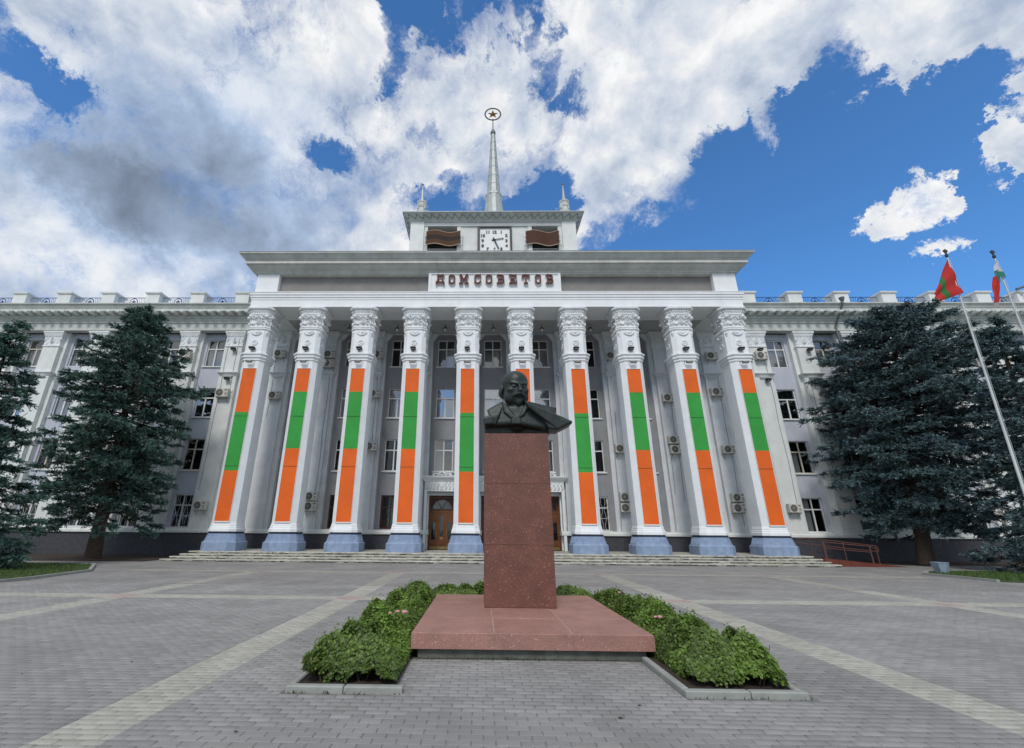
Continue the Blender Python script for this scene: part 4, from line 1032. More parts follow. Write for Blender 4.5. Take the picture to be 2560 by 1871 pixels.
# ================================================================== air conditioners
def make_ac():
    a = empty('air_conditioner', (0,0,0), None, 'air conditioner', 'outdoor air conditioner units on the facade')
    c_ = MB(); c_.loft([[(x_, y_, z_) for x_, z_ in ((-.38+b_,-.27+b_*.5),(.38-b_,-.27+b_*.5),(.38-b_,.27-b_*.5),(-.38+b_,.27-b_*.5))] for y_, b_ in ((-.30,.02),(-.28,0),(0,0))]); c_.build('casing', ACW, a)
    g = MB(); g.ext([(-.12+.215*math.cos(R(t)), .215*math.sin(R(t))) for t in range(0, 360, 15)], -.309, -.301); g.build('fan_opening', ACD, a)
    r = MB()
    for rr in (.215, .15, .09): r.ring((-.12,-.315,0), (1,0,0), (0,0,1), rr, .008, 18, 4)
    for t in range(0, 180, 30): r.tube([(-.12+.21*math.cos(R(t)),-.315,.21*math.sin(R(t))),(-.12-.21*math.cos(R(t)),-.315,-.21*math.sin(R(t)))], .005, 4)
    r.ball((-.12,-.315,0), .045, .02, .045); r.build('fan_grille', mat('grille_wire', (.35,.34,.31), bump=0), a)
    MB().box(.17, .34, -.304, -.3005, .10, .20).build('badge', mat('badge_grey', (.25,.22,.22), bump=0), a)
    v_ = MB()
    for i in range(3): v_.box(.2, .33, -.303, -.3005, -.18+.07*i, -.15+.07*i)
    v_.build('side_vent', ACD, a)
    for s_ in (-1, 1):
        b = MB(); b.box(s_*.27-.02, s_*.27+.02, -.34, .12, -.31, -.27); b.tube([(s_*.27,-.3,-.3),(s_*.27,.1,-.55)], .014, 4)
        b.build('wall_bracket', mat('bracket_grey', (.3,.3,.28), bump=0), a)
    MB().tube([(.38,-.12,-.1),(.48,-.12,-.14),(.5,-.02,.1),(.46,.1,.25)], .018, 5).build('coolant_pipe', mat('pipe_wrap', (.5,.5,.46), bump=0), a)
    return a
ac0 = make_ac()
ACS = [(-18.19,10.65),(-14.46,10.48),(-7.42,10.62),(-7.36,6.9),(-10.97,3.65),(-10.96,3.02),(-18.14,3.03),(-14.55,13.63),(-10.91,13.58),(-10.91,12.86),(-7.39,13.58),(-21.5,13.59),(-28.77,13.55),
       (9.35,13.48),(16.45,13.49),(19.96,13.52),(12.96,10.36),(16.36,10.8),(12.96,7.45),(12.99,6.8),(9.36,6.85),(16.44,6.83),(9.37,3.73),(9.33,3.07),(16.46,3.75),(16.41,3.09),(19.91,3.11)]
for i, (xx, zz) in enumerate(ACS):
    o = ac0 if i == 0 else copy_tree(ac0)
    s_ = 1.14 if i in (0,) else rng.uniform(.98, 1.06)
    o.location = (xx, 29.92, zz+rng.uniform(-.01, .01)); o.scale = (s_, 1, s_)
    st_name = 'ground' if zz < 4.3 else ('second' if zz < 8 else ('third' if zz < 12 else 'top'))
    if abs(xx-AX) < 16.2:
        c_ = min(range(10), key=lambda q: abs(colx[q]-xx)); where = 'behind the %s column from the left' % ORD[c_]
    else: where = {-18: 'on the wing wall just left of the portico', -22: 'on the second wing pilaster left of the portico', -21: 'on the second wing pilaster left of the portico', -29: 'behind the left spruce top on the left wing', -28: 'behind the left spruce top on the left wing', 20: 'on the wing pilaster just right of the portico', 19: 'on the wing pilaster just right of the portico'}[int(round(xx))]
    pos = ''
    for j, (x2, z2) in enumerate(ACS):
        if j != i and abs(x2-xx) < .2 and abs(z2-zz) < .9: pos = 'upper stacked ' if zz > z2 else 'lower stacked '
    o['label'] = (pos+'pale air conditioner, %s storey, ' % st_name + where)

# cables and conduits on the facade
for xx, za, zb in [(pilx[0][0]-.42, 4, 15.2), (pilx[0][0]+.3, 10.9, 15), (pilx[10][0]+.35, 3.4, 13.2), (colx[0]-.35, 9, 14), (colx[1]+.28, 3.8, 12.6), (colx[2]+.3, 7.0, 13.3), (colx[7]+.33, 3.9, 12), (colx[8]+.3, 3.5, 13.2), (colx[9]+.36, 2, 13), (pilx[11][0]-.3, 5, 13), (colx[7]-.2, 7, 10.2), (colx[8]-.25, 3.9, 6.7)]:
    pts = [(xx+.03*math.sin(z*1.3), YP-.02, z) for z in np.arange(za, zb, .8)]
    MB().tube(pts, .013, 4).build('cable', PIPE, B)
# ================================================================== ramp, rack, bin
ra = empty('access_ramp', (0,0,0), 'dark red access ramp with tube handrails at the right end of the steps', 'ramp')
MB().loft([[(17.9,25.3,0),(17.9,26.9,0),(17.9,26.9,.40),(17.9,25.3,.40)],[(22.0,25.3,0),(22.0,26.9,0),(22.0,26.9,.02),(22.0,25.3,.02)]]).build('ramp_deck', RAMP, ra)
hr = MB()
for yy in (26.85,):
    hr.tube([(17.6,yy,1.32),(18.4,yy,1.36),(22.0,yy,.98),(22.06,yy,.9),(22.06,yy,.74),(22.0,yy,.68),(17.6,yy,1.12)], .025, 6)
    for xx in (18.4, 20.2, 21.95): hr.tube([(xx,yy,.05),(xx,yy,1.36-.105*(xx-18.4))], .025, 6)
hr.build('handrail', RAILM, ra)
hr = MB(); yy = 25.4
hr.tube([(18.0,yy,1.2),(20.5,yy,.98),(20.75,yy,.88),(20.8,yy,.75)], .025, 6); hr.tube([(18.0,yy,.9),(20.4,yy,.7)], .02, 6)
for xx in (18.1, 20.45): hr.tube([(xx,yy,.03),(xx,yy,1.19-.09*(xx-18))], .035, 6)
hr.build('handrail', RAILM, ra)
rk = empty('bicycle_rack', (0,0,0), 'low dark hooped rack against the basement just left of the steps', 'rack')
q = MB()
for i in range(7): q.ring((-17.9+.22*i, 27.6+.05*i, .02), (.9,.4,0), (0,0,1), .36, .025, 10, 5, 0, 180)
q.build('hoops', DARKM, rk); MB().tube([(-18.2,27.5,.04),(-16.3,27.9,.04)], .03, 5).build('base_bar', DARKM, rk)
bn = empty('litter_bin', (19.95, 21.3, 0), 'small blue grey tapered litter bin by the right lawn kerb', 'bin'); bn.scale = (.88, .88, .92)
bb = MB(); bb.loft([[(-.19,-.17,.05),(.0,-.25,.05),(.19,-.17,.05),(.17,.17,.05),(-.17,.17,.05)],[(-.27,-.22,.5),(.02,-.34,.5),(.30,-.2,.5),(.24,.22,.5),(-.24,.22,.5)]], cap=False)
bb.loft([[(-.24,-.19,.50),(.02,-.30,.50),(.26,-.17,.50),(.21,.19,.50),(-.21,.19,.50)],[(-.17,-.14,.12),(.0,-.2,.12),(.17,-.14,.12),(.15,.14,.12),(-.15,.14,.12)]], cap=False)
bb.add([(-.19,-.17,.06),(.0,-.25,.06),(.19,-.17,.06),(.17,.17,.06),(-.17,.17,.06)], [(4,3,2,1,0)]); bb.build('bin_body', BINM, bn)
q = MB(); 
for a, b in ((-.12,-.1),(.12,-.1),(0,.12)): q.tube([(a,b,0),(a,b,.06)], .02, 5)
q.build('bin_feet', DARKM, bn)
MB().tube([(-.27,-.22,.5),(.02,-.34,.5),(.30,-.2,.5),(.24,.22,.5),(-.24,.22,.5),(-.27,-.22,.5)], .014, 4).build('bin_rim', BINM, bn)

# ================================================================== flags
def flagpole(x_, y_, h_, label):
    p = empty('flagpole', (x_, y_, 0), label, 'flagpole', 'white flagpoles at the right edge')
    MB().tube([(0,0,0),(0,0,h_*.5),(0,0,h_)], [.046,.036,.023], 10).build('pole', POLE, p, smooth=True)
    MB().loft([rect(-.2,.2,-.2,.2,0), rect(-.2,.2,-.2,.2,.12)]).build('pole_base', KERB, p)
    MB().lathe((0,0,h_), ((.03,0),(.05,.05),(.05,.12),(.03,.16),(.02,.18)), 8).build('pole_cap', DARKM, p)
    q = MB(); q.ext([(-.02,h_+.18),(.02,h_+.18),(.10,h_+.30),(.0,h_+.38),(-.10,h_+.30)], -.015, .015); q.build('finial', DARKM, p)
    MB().tube([(.06,-.03,1.2),(.045,-.03,h_-.1)], .006, 4).build('halyard', POLE, p)
    return p
flagpole(17.27, 15.0, 11.72, 'slim pale flagpole carrying the red and green flag').rotation_euler.y = R(3.6)
flagpole(19.28, 15.0, 11.66, 'slim pale flagpole carrying the drooping striped flag').rotation_euler.y = R(2.5)
def cloth(pts_fn, u0, u1, v0, v1, nu, nv, m_, nm, par):
    v = []; 
    for j in range(nv+1):
        for i in range(nu+1): v.append(pts_fn(u0+(u1-u0)*i/nu, v0+(v1-v0)*j/nv))
    MB().add(v, [(j*(nu+1)+i, j*(nu+1)+i+1, (j+1)*(nu+1)+i+1, (j+1)*(nu+1)+i) for j in range(nv) for i in range(nu)]).build(nm, m_, par, smooth=True)
# flag 1: hoist A(top)-B(bottom) along the pole, fly edge D-C hanging down to the left
fx, fy = 18.0, 14.97
A_, B_, C_, D_ = Vector((-.03, 0, 11.62)), Vector((.03, 0, 10.12)), Vector((-1.17, -.15, 9.68)), Vector((-1.25, -.2, 9.98))
def f1(u, v):      # u: 0 hoist .. 1 fly, v: 0 top .. 1 bottom
    a = A_.lerp(D_, u); b = B_.lerp(C_, u); p = a.lerp(b, v)
    p.y += .05*math.sin(u*7+v*4)*u+.03*math.sin(v*11+u*3); p.x += .02*math.sin(v*9)*u
    return (p.x+fx, p.y+fy, p.z)
fl = empty('flag', (0,0,0), 'red flag with green middle stripe flying from the left flagpole', 'flag')
cloth(f1, 0, .50, 0, 1, 10, 16, FRED, 'red_stripe', fl); cloth(f1, .50, .70, 0, 1, 6, 16, FGRN, 'green_stripe', fl); cloth(f1, .70, 1, 0, 1, 6, 16, FRED, 'red_stripe', fl)
fl2 = empty('flag', (0,0,0), 'white, green and red flag hanging limp from the right flagpole', 'flag')
gx, gy = 19.78, 14.97
def f2a(u, v):     # upper part: fan from the top point to the arch
    top = Vector((0, 0, 11.55)); l = Vector((-.47, -.08, 10.72)); r = Vector((.03, 0, 10.74))
    if v < .5: a = top.lerp(Vector((-.25, -.04, 11.15)), v*2); b = top.lerp(Vector((.01, 0, 11.12)), v*2)
    else: a = Vector((-.25, -.04, 11.15)).lerp(l, v*2-1); b = Vector((.01, 0, 11.12)).lerp(r, v*2-1)
    p = a.lerp(b, u); p.z += .08*math.sin(u*math.pi)*v; p.y += .05*math.sin(u*8+v*4); return (p.x+gx, p.y+gy, p.z)
cloth(f2a, 0, 1, 0, .62, 6, 8, FWHT, 'white_stripe', fl2); cloth(f2a, 0, 1, .62, 1.0, 6, 5, FGR2, 'green_stripe', fl2)
def f2b(u, v):
    p = Vector((-.50, -.09, 10.78)).lerp(Vector((-1.12, -.2, 9.45)), v); w = .17+.07*v
    return (p.x+gx+w*u, p.y+gy+.05*math.sin(u*9+v*6), p.z-.05*u*v)
cloth(f2b, 0, 1, 0, .85, 5, 8, FRED, 'red_stripe', fl2); cloth(f2b, 1.0, 1.35, -.02, .22, 4, 4, FGR2, 'green_stripe', fl2); cloth(f2b, 0, 1, .85, 1, 5, 2, mat('flag_grey', (.35,.33,.33), bump=0, trans=.3), 'white_stripe', fl2)

# ================================================================== monument
PX = .72
pd = empty('pedestal', (PX, 9.5, 0), 'tall red granite pedestal on a broad slab in front of the building', 'pedestal')
def pb(b_, nm, m_): return b_.build(nm, m_, pd)
MB().box(-.83-PX, 2.2-PX, 6.83-9.5, 10.5-9.5, 0, .12).build('foundation', CONC, pd)
sx = [-.92, .19, 1.24, 2.31]; sy = [6.76, 7.87, 9.4, 10.6]
for i in range(3):
    for j in range(3):
        a, b = sx[i]-PX+.004*(i > 0), sx[i+1]-PX-.004*(i < 2); c_, d_ = sy[j]-9.5+.004*(j > 0), sy[j+1]-9.5-.004*(j < 2)
        dz = rng.uniform(-.002, .002); e = .006
        MB().loft([rect(a, b, c_, d_, .121), rect(a, b, c_, d_, .31-e+dz), rect(a+e, b-e, c_+e, d_-e, .31+dz)]).build('plinth_slab', GRANL, pd)
MB().box(-.905-PX, 2.295-PX, 6.775-9.5, 10.585-9.5, .1215, .3065).build('mortar', mat('slab_mortar', (.42,.30,.26), bump=.2), pd)
hz = [.315, 1.36, 2.47, 3.46]
for k_ in range(3):
    w0 = .645-.01*k_/3; w1 = .645-.01*(k_+1)/3; e = .004; yc = 9.5-9.5
    MB().loft([rect(-w0+e, w0-e, yc-w0+e, yc+w0-e, hz[k_]+.001), rect(-w0, w0, yc-w0, yc+w0, hz[k_]+e), rect(-w1, w1, yc-w1, yc+w1, hz[k_+1]-e), rect(-w1+e, w1-e, yc-w1+e, yc+w1-e, hz[k_+1]-.001)]).build('pedestal_block', GRAN, pd)

# ---- bust: one continuous surface from a signed distance field
def smin(a, b, k):
    h = np.clip(.5+.5*(b-a)/k, 0, 1); return b*(1-h)+a*h-k*h*(1-h)
def smax(a, b, k): return -smin(-a, -b, k)
def ell(P, c, r):
    q = (P-np.array(c))/np.array(r); k0 = np.linalg.norm(q, axis=-1); k1 = np.linalg.norm(q/np.array(r), axis=-1)
    return k0*(k0-1)/np.maximum(k1, 1e-6)
def cap(P, a, b, ra, rb=None):
    rb = ra if rb is None else rb; a = np.array(a); b = np.array(b); ab = b-a; t = np.clip(((P-a)@ab)/(ab@ab), 0, 1)
    return np.linalg.norm(P-a-t[..., None]*ab, axis=-1)-(ra+(rb-ra)*t)
def poly2(x_, z_, poly):
    d = np.full(x_.shape, 1e9); s_ = np.ones(x_.shape); n_ = len(poly)
    for i in range(n_):
        ax_, az_ = poly[i]; bx_, bz_ = poly[i-1]
        ex, ez = bx_-ax_, bz_-az_; wx, wz = x_-ax_, z_-az_; t = np.clip((wx*ex+wz*ez)/(ex*ex+ez*ez), 0, 1)
        d = np.minimum(d, (wx-ex*t)**2+(wz-ez*t)**2)
        c1 = z_ >= az_; c2 = z_ < bz_; c3 = ex*wz > ez*wx
        fl_ = (c1 & c2 & c3) | (~c1 & ~c2 & ~c3); s_ = np.where(fl_, -s_, s_)
    return s_*np.sqrt(d)
def Q(X, Y): return (.14+(X-280)*.001135, 4.96-(Y-215)*.0012035)
def slab(P, pts, yfn, th, rnd=.03):
    x_, y_, z_ = P[..., 0], P[..., 1], P[..., 2]; d2 = poly2(x_, z_, [Q(*p) for p in pts])+rnd
    dy = np.abs(y_-yfn(x_, z_))-th+rnd
    return np.minimum(np.maximum(d2, dy), 0)+np.sqrt(np.maximum(d2, 0)**2+np.maximum(dy, 0)**2)-rnd
HC = np.array([.745, 9.36, 4.545]); HS = .83; ca, sa = math.cos(R(14)), math.sin(R(14))
def bust_sdf(P):
    d = P-HC; tilt = R(-4)
    hx = (d[..., 0]*ca+d[..., 1]*sa)/HS; hy = (-d[..., 0]*sa+d[..., 1]*ca)/HS; hz_ = d[..., 2]/HS
    hy, hz_ = hy*math.cos(tilt)-hz_*math.sin(tilt), hy*math.sin(tilt)+hz_*math.cos(tilt)
    H = np.stack([hx, hy, hz_], -1); A = H.copy(); A[..., 0] = np.abs(A[..., 0])
    s_ = ell(H, (0, .05, .13), (.355, .44, .37))
    s_ = smin(s_, ell(H, (0, -.16, .17), (.29, .26, .27)), .06)            # high forehead
    s_ = smin(s_, ell(H, (0, -.13, -.16), (.285, .27, .345)), .09)          # face
    s_ = smin(s_, ell(A, (.2, -.14, -.25), (.12, .17, .18)), .08)          # jaw
    s_ = smin(s_, ell(A, (.20, -.29, -.10), (.085, .08, .07)), .06)        # cheekbones
    s_ = smin(s_, cap(A, (.03, -.415, .050), (.20, -.345, .092), .050, .038), .03)   # brow
    s_ = smax(s_, -ell(A, (.125, -.445, -.012), (.085, .085, .052)), .03)  # sockets
    s_ = smin(s_, ell(A, (.125, -.352, -.012), (.055, .045, .036)), .012)  # eyes
    s_ = smin(s_, cap(A, (.07, -.39, .012), (.175, -.36, .012), .014, .012), .012)    # lids
    s_ = smin(s_, cap(H, (0, -.40, .03), (0, -.50, -.125), .034, .052), .03)
    s_ = smin(s_, ell(A, (.048, -.455, -.14), (.036, .05, .034)), .02)
    s_ = smax(s_, -ell(A, (.13, -.45, -.13), (.05, .06, .035)), .03)       # nasolabial crease
    s_ = smin(s_, cap(A, (.015, -.455, -.20), (.15, -.375, -.262), .048, .026), .02)  # moustache
    s_ = smax(s_, -cap(A, (0, -.45, -.258), (.075, -.41, -.268), .010, .006), .012)    # mouth
    s_ = smin(s_, cap(A, (0, -.42, -.285), (.05, -.395, -.282), .026, .018), .015)    # lower lip
    s_ = smin(s_, ell(H, (0, -.325, -.375), (.085, .065, .09)), .05)      # goatee
    s_ = smin(s_, ell(H, (0, -.315, -.44), (.055, .05, .055)), .05)
    ear = ell(A, (.355, .02, -.03), (.035, .085, .115)); ear = smax(ear, -ell(A, (.40, .0, -.02), (.03, .045, .07)), .015)
    s_ = smin(s_, ear, .02)
    s_ = smin(s_, ell(A, (.22, .18, -.08), (.16, .20, .17)), .06)          # hair at the back and sides
    s_ = s_+.004*np.sin(H[..., 0]*60)*np.sin(H[..., 2]*47)*(H[..., 1] > .05)
    s_ *= HS
    s_ = smin(s_, cap(P, (.76, 9.46, 4.36), (.78, 9.50, 3.85), .19, .30), .06)        # neck
    yc = lambda x_, z_: 9.42+.12*((x_-.8)/.8)**2+.10*(z_-3.8)
    s_ = smin(s_, slab(P, [(250,1300),(420,1060),(560,900),(1000,880),(1250,1000),(1560,1280),(1300,1330),(830,1262),(300,1280)], yc, .30, .08), .03)
    # shirt collar and tie
    s_ = smin(s_, slab(P, [(560,880),(620,880),(800,1120),(760,1180),(600,1050)], lambda x_, z_: 9.13+.1*(z_-3.8), .05, .02), .02)
    s_ = smin(s_, slab(P, [(1000,880),(1060,930),(960,1100),(860,1150),(900,1060)], lambda x_, z_: 9.13+.1*(z_-3.8), .05, .02), .02)
    s_ = smin(s_, slab(P, [(760,1110),(860,1110),(900,1190),(900,1270),(720,1270),(720,1190)], lambda x_, z_: 9.09+.02*z_*0, .05, .03), .02)
    # underside cut
    s_ = np.minimum(s_, slab(P, [(232,1245),(830,1235),(1540,1290),(1420,1380),(240,1380)], lambda x_, z_: 9.66+0*x_, .30, .02))
    # left lapel and collar
    s_ = np.minimum(s_, slab(P, [(205,1140),(320,1095),(280,980),(560,815),(620,860),(560,960),(545,1000),(435,1268),(225,1275)], lambda x_, z_: 9.17-.16*(x_-.35)+.45*(z_-3.9)*(z_ > 3.9), .075, .03))
    s_ = np.minimum(s_, slab(P, [(205,1140),(330,1090),(420,1130),(400,1260),(225,1275)], lambda x_, z_: 9.30+.0*x_, .22, .04))
    # right collar
    s_ = np.minimum(s_, slab(P, [(1000,815),(1600,920),(1552,1080),(1330,1040),(1080,960),(985,900)], lambda x_, z_: 9.22+.22*(x_-1.1)+.35*(z_-4.1), .07, .025))
    # right lapel, a long folded band to the pointed tip
    s_ = np.minimum(s_, slab(P, [(985,870),(1110,930),(1330,1000),(1560,1080),(1848,1190),(1835,1235),(1560,1355),(1480,1290),(1240,1130),(1030,980)], lambda x_, z_: 9.05+.16*(x_-1.0), .075, .035))
    s_ = np.minimum(s_, slab(P, [(1300,1180),(1560,1100),(1845,1195),(1840,1235),(1570,1362),(1400,1340)], lambda x_, z_: 9.32+.0*x_, .24, .05))
    s_ = np.minimum(s_, slab(P, [(420,1060),(600,880),(1000,860),(1300,960),(1560,1090),(1500,1250),(430,1240)], lambda x_, z_: 9.62+0*x_, .22, .10))  # back of the coat
    gr = cap(P, Q(1090, 960)[:1]+(8.95,)+Q(1090, 960)[1:], Q(1500, 1262)[:1]+(9.02,)+Q(1500, 1262)[1:], .018); s_ = smax(s_, -gr, .01)
    return s_
def surface_net(fn, lo, hi, h):
    ax_ = [np.arange(lo[i], hi[i], h) for i in range(3)]; G = np.stack(np.meshgrid(*ax_, indexing='ij'), -1)
    F_ = np.empty(G.shape[:3], np.float32)
    for i in range(G.shape[0]): F_[i] = fn(G[i].astype(np.float64))
    s_ = F_ < 0; n0, n1, n2 = F_.shape
    cs = [s_[a:n0-1+a, b:n1-1+b, c:n2-1+c] for a in (0,1) for b in (0,1) for c in (0,1)]; tot = sum(c.astype(int) for c in cs)
    act = (tot > 0) & (tot < 8); idx = -np.ones(act.shape, int); idx[act] = np.arange(act.sum()); I = np.argwhere(act)
    acc = np.zeros((len(I), 3)); cnt = np.zeros(len(I))
    corners = [(a,b,c) for a in (0,1) for b in (0,1) for c in (0,1)]
    for p in corners:
        for q in corners:
            if sum(abs(np.array(p)-np.array(q))) != 1 or p > q: continue
            fa = F_[I[:,0]+p[0], I[:,1]+p[1], I[:,2]+p[2]]; fb_ = F_[I[:,0]+q[0], I[:,1]+q[1], I[:,2]+q[2]]
            mk = (fa < 0) != (fb_ < 0); t = np.where(mk, fa/(fa-fb_+1e-12), 0)
            acc += np.where(mk[:, None], np.array(p)+(np.array(q)-np.array(p))*t[:, None], 0); cnt += mk
    V = np.array(lo)+(I+acc/cnt[:, None])*h; faces = []
    for axx in range(3):
        u_, v_ = (axx+1) % 3, (axx+2) % 3; sl0 = [slice(None)]*3; sl1 = [slice(None)]*3; sl0[axx] = slice(0, -1); sl1[axx] = slice(1, None)
        ch = s_[tuple(sl0)] != s_[tuple(sl1)]; E_ = np.argwhere(ch); ok = (E_[:, u_] > 0) & (E_[:, v_] > 0) & (E_[:, u_] < F_.shape[u_]-1) & (E_[:, v_] < F_.shape[v_]-1); E_ = E_[ok]
        quad = []
        for du, dv in ((-1,-1),(0,-1),(0,0),(-1,0)):
            C_i = E_.copy(); C_i[:, u_] += du; C_i[:, v_] += dv; quad.append(idx[C_i[:,0], C_i[:,1], C_i[:,2]])
        qd = np.stack(quad, 1); ins = s_[E_[:,0], E_[:,1], E_[:,2]]; qd[~ins] = qd[~ins][:, ::-1]; faces.append(qd)
    F2 = np.concatenate(faces); return V, F2[(F2 >= 0).all(1)]
V, F2 = surface_net(bust_sdf, (-.02, 8.80, 3.44), (2.0, 9.95, 5.02), .0125)
V[:, 2] = np.maximum(V[:, 2], 3.459)
me = fastmesh('bust', V-np.array([PX, 9.4, 3.46]), F2, BRONZE); me.polygons.foreach_set('use_smooth', [True]*len(me.polygons))
bo = link('bust', me, None, (PX, 9.4, 3.46)); tag(bo, 'dark bronze bust of a bald bearded man with coat collar on the granite pedestal', 'bust')

# ================================================================== planting
def frame_of(d):
    d = d/np.linalg.norm(d, axis=1, keepdims=True); r = rng.normal(size=d.shape); u = np.cross(d, r); u /= np.linalg.norm(u, axis=1, keepdims=True); return d, u
def quads(C, D_, L, Wd):
    """rhombic blades centred at C along D_ with length L, width Wd"""
    d, u = frame_of(D_); L = L[:, None]; Wd = Wd[:, None]
    return np.stack([C-d*L*.5, C+u*Wd*.5-d*L*.05, C+d*L*.5, C-u*Wd*.5-d*L*.05], 1)
def hedge(label, x0, x1, y0, y1, h, n_, seed, roses):
    cx, cy = (x0+x1)/2, (y0+y1)/2
    o = empty('rose_hedge', (cx, cy, 0), label, 'hedge', 'rose hedges round the monument')
    r2 = np.random.default_rng(seed)
    nm = max(8, int((x1-x0)*(y1-y0)*9)); mx_ = r2.uniform(x0, x1, nm); my = r2.uniform(y0, y1, nm); mh = r2.uniform(.45, 1.15, nm)*h; mr = r2.uniform(.13, .30, nm)
    X = r2.uniform(x0-.05, x1+.05, n_); Y = r2.uniform(y0-.05, y1+.05, n_)
    d_ = np.hypot(X[:, None]-mx_[None], Y[:, None]-my[None])/mr[None]
    Hh = np.max(np.where(d_ < 1.5, mh[None]*np.sqrt(np.clip(1-(d_/1.5)**2, 0, 1)), 0), 1); k = np.argmin(d_, 1)
    ed = np.minimum(np.minimum(X-x0, x1-X), np.minimum(Y-y0, y1-Y)); ef = np.clip(.30+.70*np.clip((ed+.05)/.22, 0, 1)**.5, 0, 1)
    Hh = np.maximum(Hh, .45*h)*ef
    q_ = r2.random(n_); f_ = np.where(q_ < .62, 1-np.abs(r2.normal(0, .09, n_)), r2.uniform(.12, 1, n_)); Z = Hh*f_+r2.normal(0, .012, n_)
    up_ = r2.random(n_) < .04; Z[up_] += r2.uniform(.01, .10, up_.sum()); lowf = (Y-y0 < .25) & (Z < .10+.06*np.sin(X*9)+.03*np.sin(X*31)); Z[lowf] += .12
    C = np.stack([X, Y, np.maximum(Z, .03)], 1)
    gx_ = np.where(X-x0 < .2, -1, 0)+np.where(x1-X < .2, 1, 0); gy_ = np.where(Y-y0 < .2, -1.2, 0)
    N = np.stack([gx_*.7, gy_*.8-.15, np.full(n_, .9)], 1)+r2.normal(0, .5, (n_, 3)); N /= np.linalg.norm(N, axis=1, keepdims=True)
    t = np.cross(N, r2.normal(size=N.shape)); t /= np.linalg.norm(t, axis=1, keepdims=True); b = np.cross(N, t)
    s_ = r2.uniform(.010, .021, n_)[:, None]
    V = np.stack([C-t*s_*1.2, C-t*s_*.3+b*s_*.8, C+t*s_*.6+b*s_*.65+N*s_*.2, C+t*s_*1.35, C+t*s_*.6-b*s_*.65+N*s_*.2, C-t*s_*.3-b*s_*.8], 1)-np.array([cx, cy, 0])
    clump = r2.uniform(0, 1, nm)[k]*.5+r2.uniform(0, 1, n_)*.5; clump = np.clip(clump, 0, 1)
    F = np.arange(6*n_).reshape(-1, 6)
    lo = link('foliage', fastmesh('foliage', V.reshape(-1, 3), F, LEAF, np.repeat(clump, 6)), o); lo['kind'] = 'stuff'
    sm_ = MB()
    for j in range(nm*3):
        kk = r2.integers(0, nm); bx_, by_ = mx_[kk]-cx+r2.normal(0, .03), my[kk]-cy+r2.normal(0, .03); a = r2.uniform(0, 6.3)
        sm_.tube([(bx_, by_, 0), (bx_+.1*math.cos(a), by_+.1*math.sin(a), mh[kk]*.5), (bx_+.14*math.cos(a), by_+.14*math.sin(a), mh[kk]*.78)], [.008, .006, .003], 4)
    sm_.build('stems', STEM, o)['kind'] = 'stuff'
    for (rx, ry, rz, rs_) in roses:
        q = MB()
        for j in range(9):
            a = j*2.4; rr = rs_*(.25+.08*j); c_ = Vector((rx-cx+rr*math.cos(a)*.6, ry-cy+rr*math.sin(a)*.6, rz-rr*.25))
            q.ball(c_, rs_*.5, rs_*.5, rs_*.4, 6, 4)
        q.build('rose_flower', PINK, o)
    return o
hedge('rose hedge along the left side of the pedestal slab', -1.90, -.97, 5.66, 10.9, .50, 105000, 1, [(-1.16, 7.0, .53, .035), (-1.07, 7.05, .52, .05), (-1.26, 6.98, .51, .028)])
hedge('rose hedge along the right side of the pedestal slab', 2.36, 3.25, 5.68, 10.9, .48, 100000, 2, [(2.50, 7.0, .50, .04), (2.45, 7.04, .49, .03), (2.7, 9.6, .50, .035)])
hedge('rose hedge closing the bed behind the pedestal', -1.9, 3.3, 10.75, 11.62, .45, 60000, 3, [])
for nm, (a, b, c_, d_) in (('left_soil', (-1.98, -.92, 5.55, 11.7)), ('right_soil', (2.21, 3.31, 5.55, 11.7)), ('back_soil', (-.92, 2.31, 10.6, 11.7))):
    z_ = .02; nx, ny = 12, 40; v = [(a+(b-a)*i/nx, c_+(d_-c_)*j/ny, z_+rng.uniform(0, .02)) for j in range(ny+1) for i in range(nx+1)]
    o = MB().add(v, [(j*(nx+1)+i, j*(nx+1)+i+1, (j+1)*(nx+1)+i+1, (j+1)*(nx+1)+i) for j in range(ny) for i in range(nx)]).build(nm, SOIL); tag(o, kind='structure')
kb = empty('planter_kerb', (0,0,0), 'pale concrete kerb edging the rose beds round the pedestal', 'kerb')
def kstone(x0, x1, y0, y1):
    e = .012; MB().loft([rect(x0, x1, y0, y1, -.01), rect(x0, x1, y0, y1, .048), rect(x0+e, x1-e, y0+e, y1-e, .060)]).build('kerb_stone', KERB, kb)
g = .005
kstone(-2.03, -1.43, 5.44, 5.53); kstone(-1.42, -.81, 5.44, 5.53)
kstone(2.12, 2.78, 5.45, 5.54); kstone(2.79, 3.37, 5.45, 5.54)
for i in range(2): kstone(2.12, 2.20, 5.55+.62*i, 6.16+.62*i)
for i in range(6):
    kstone(-2.03, -1.96, 5.54+1.03*i, 6.56+1.03*i); kstone(3.30, 3.37, 5.55+1.03*i, 6.57+1.03*i)
for i in range(6): kstone(-2.03+.90*i, -2.03+.90*(i+1)-g, 11.73, 11.81)

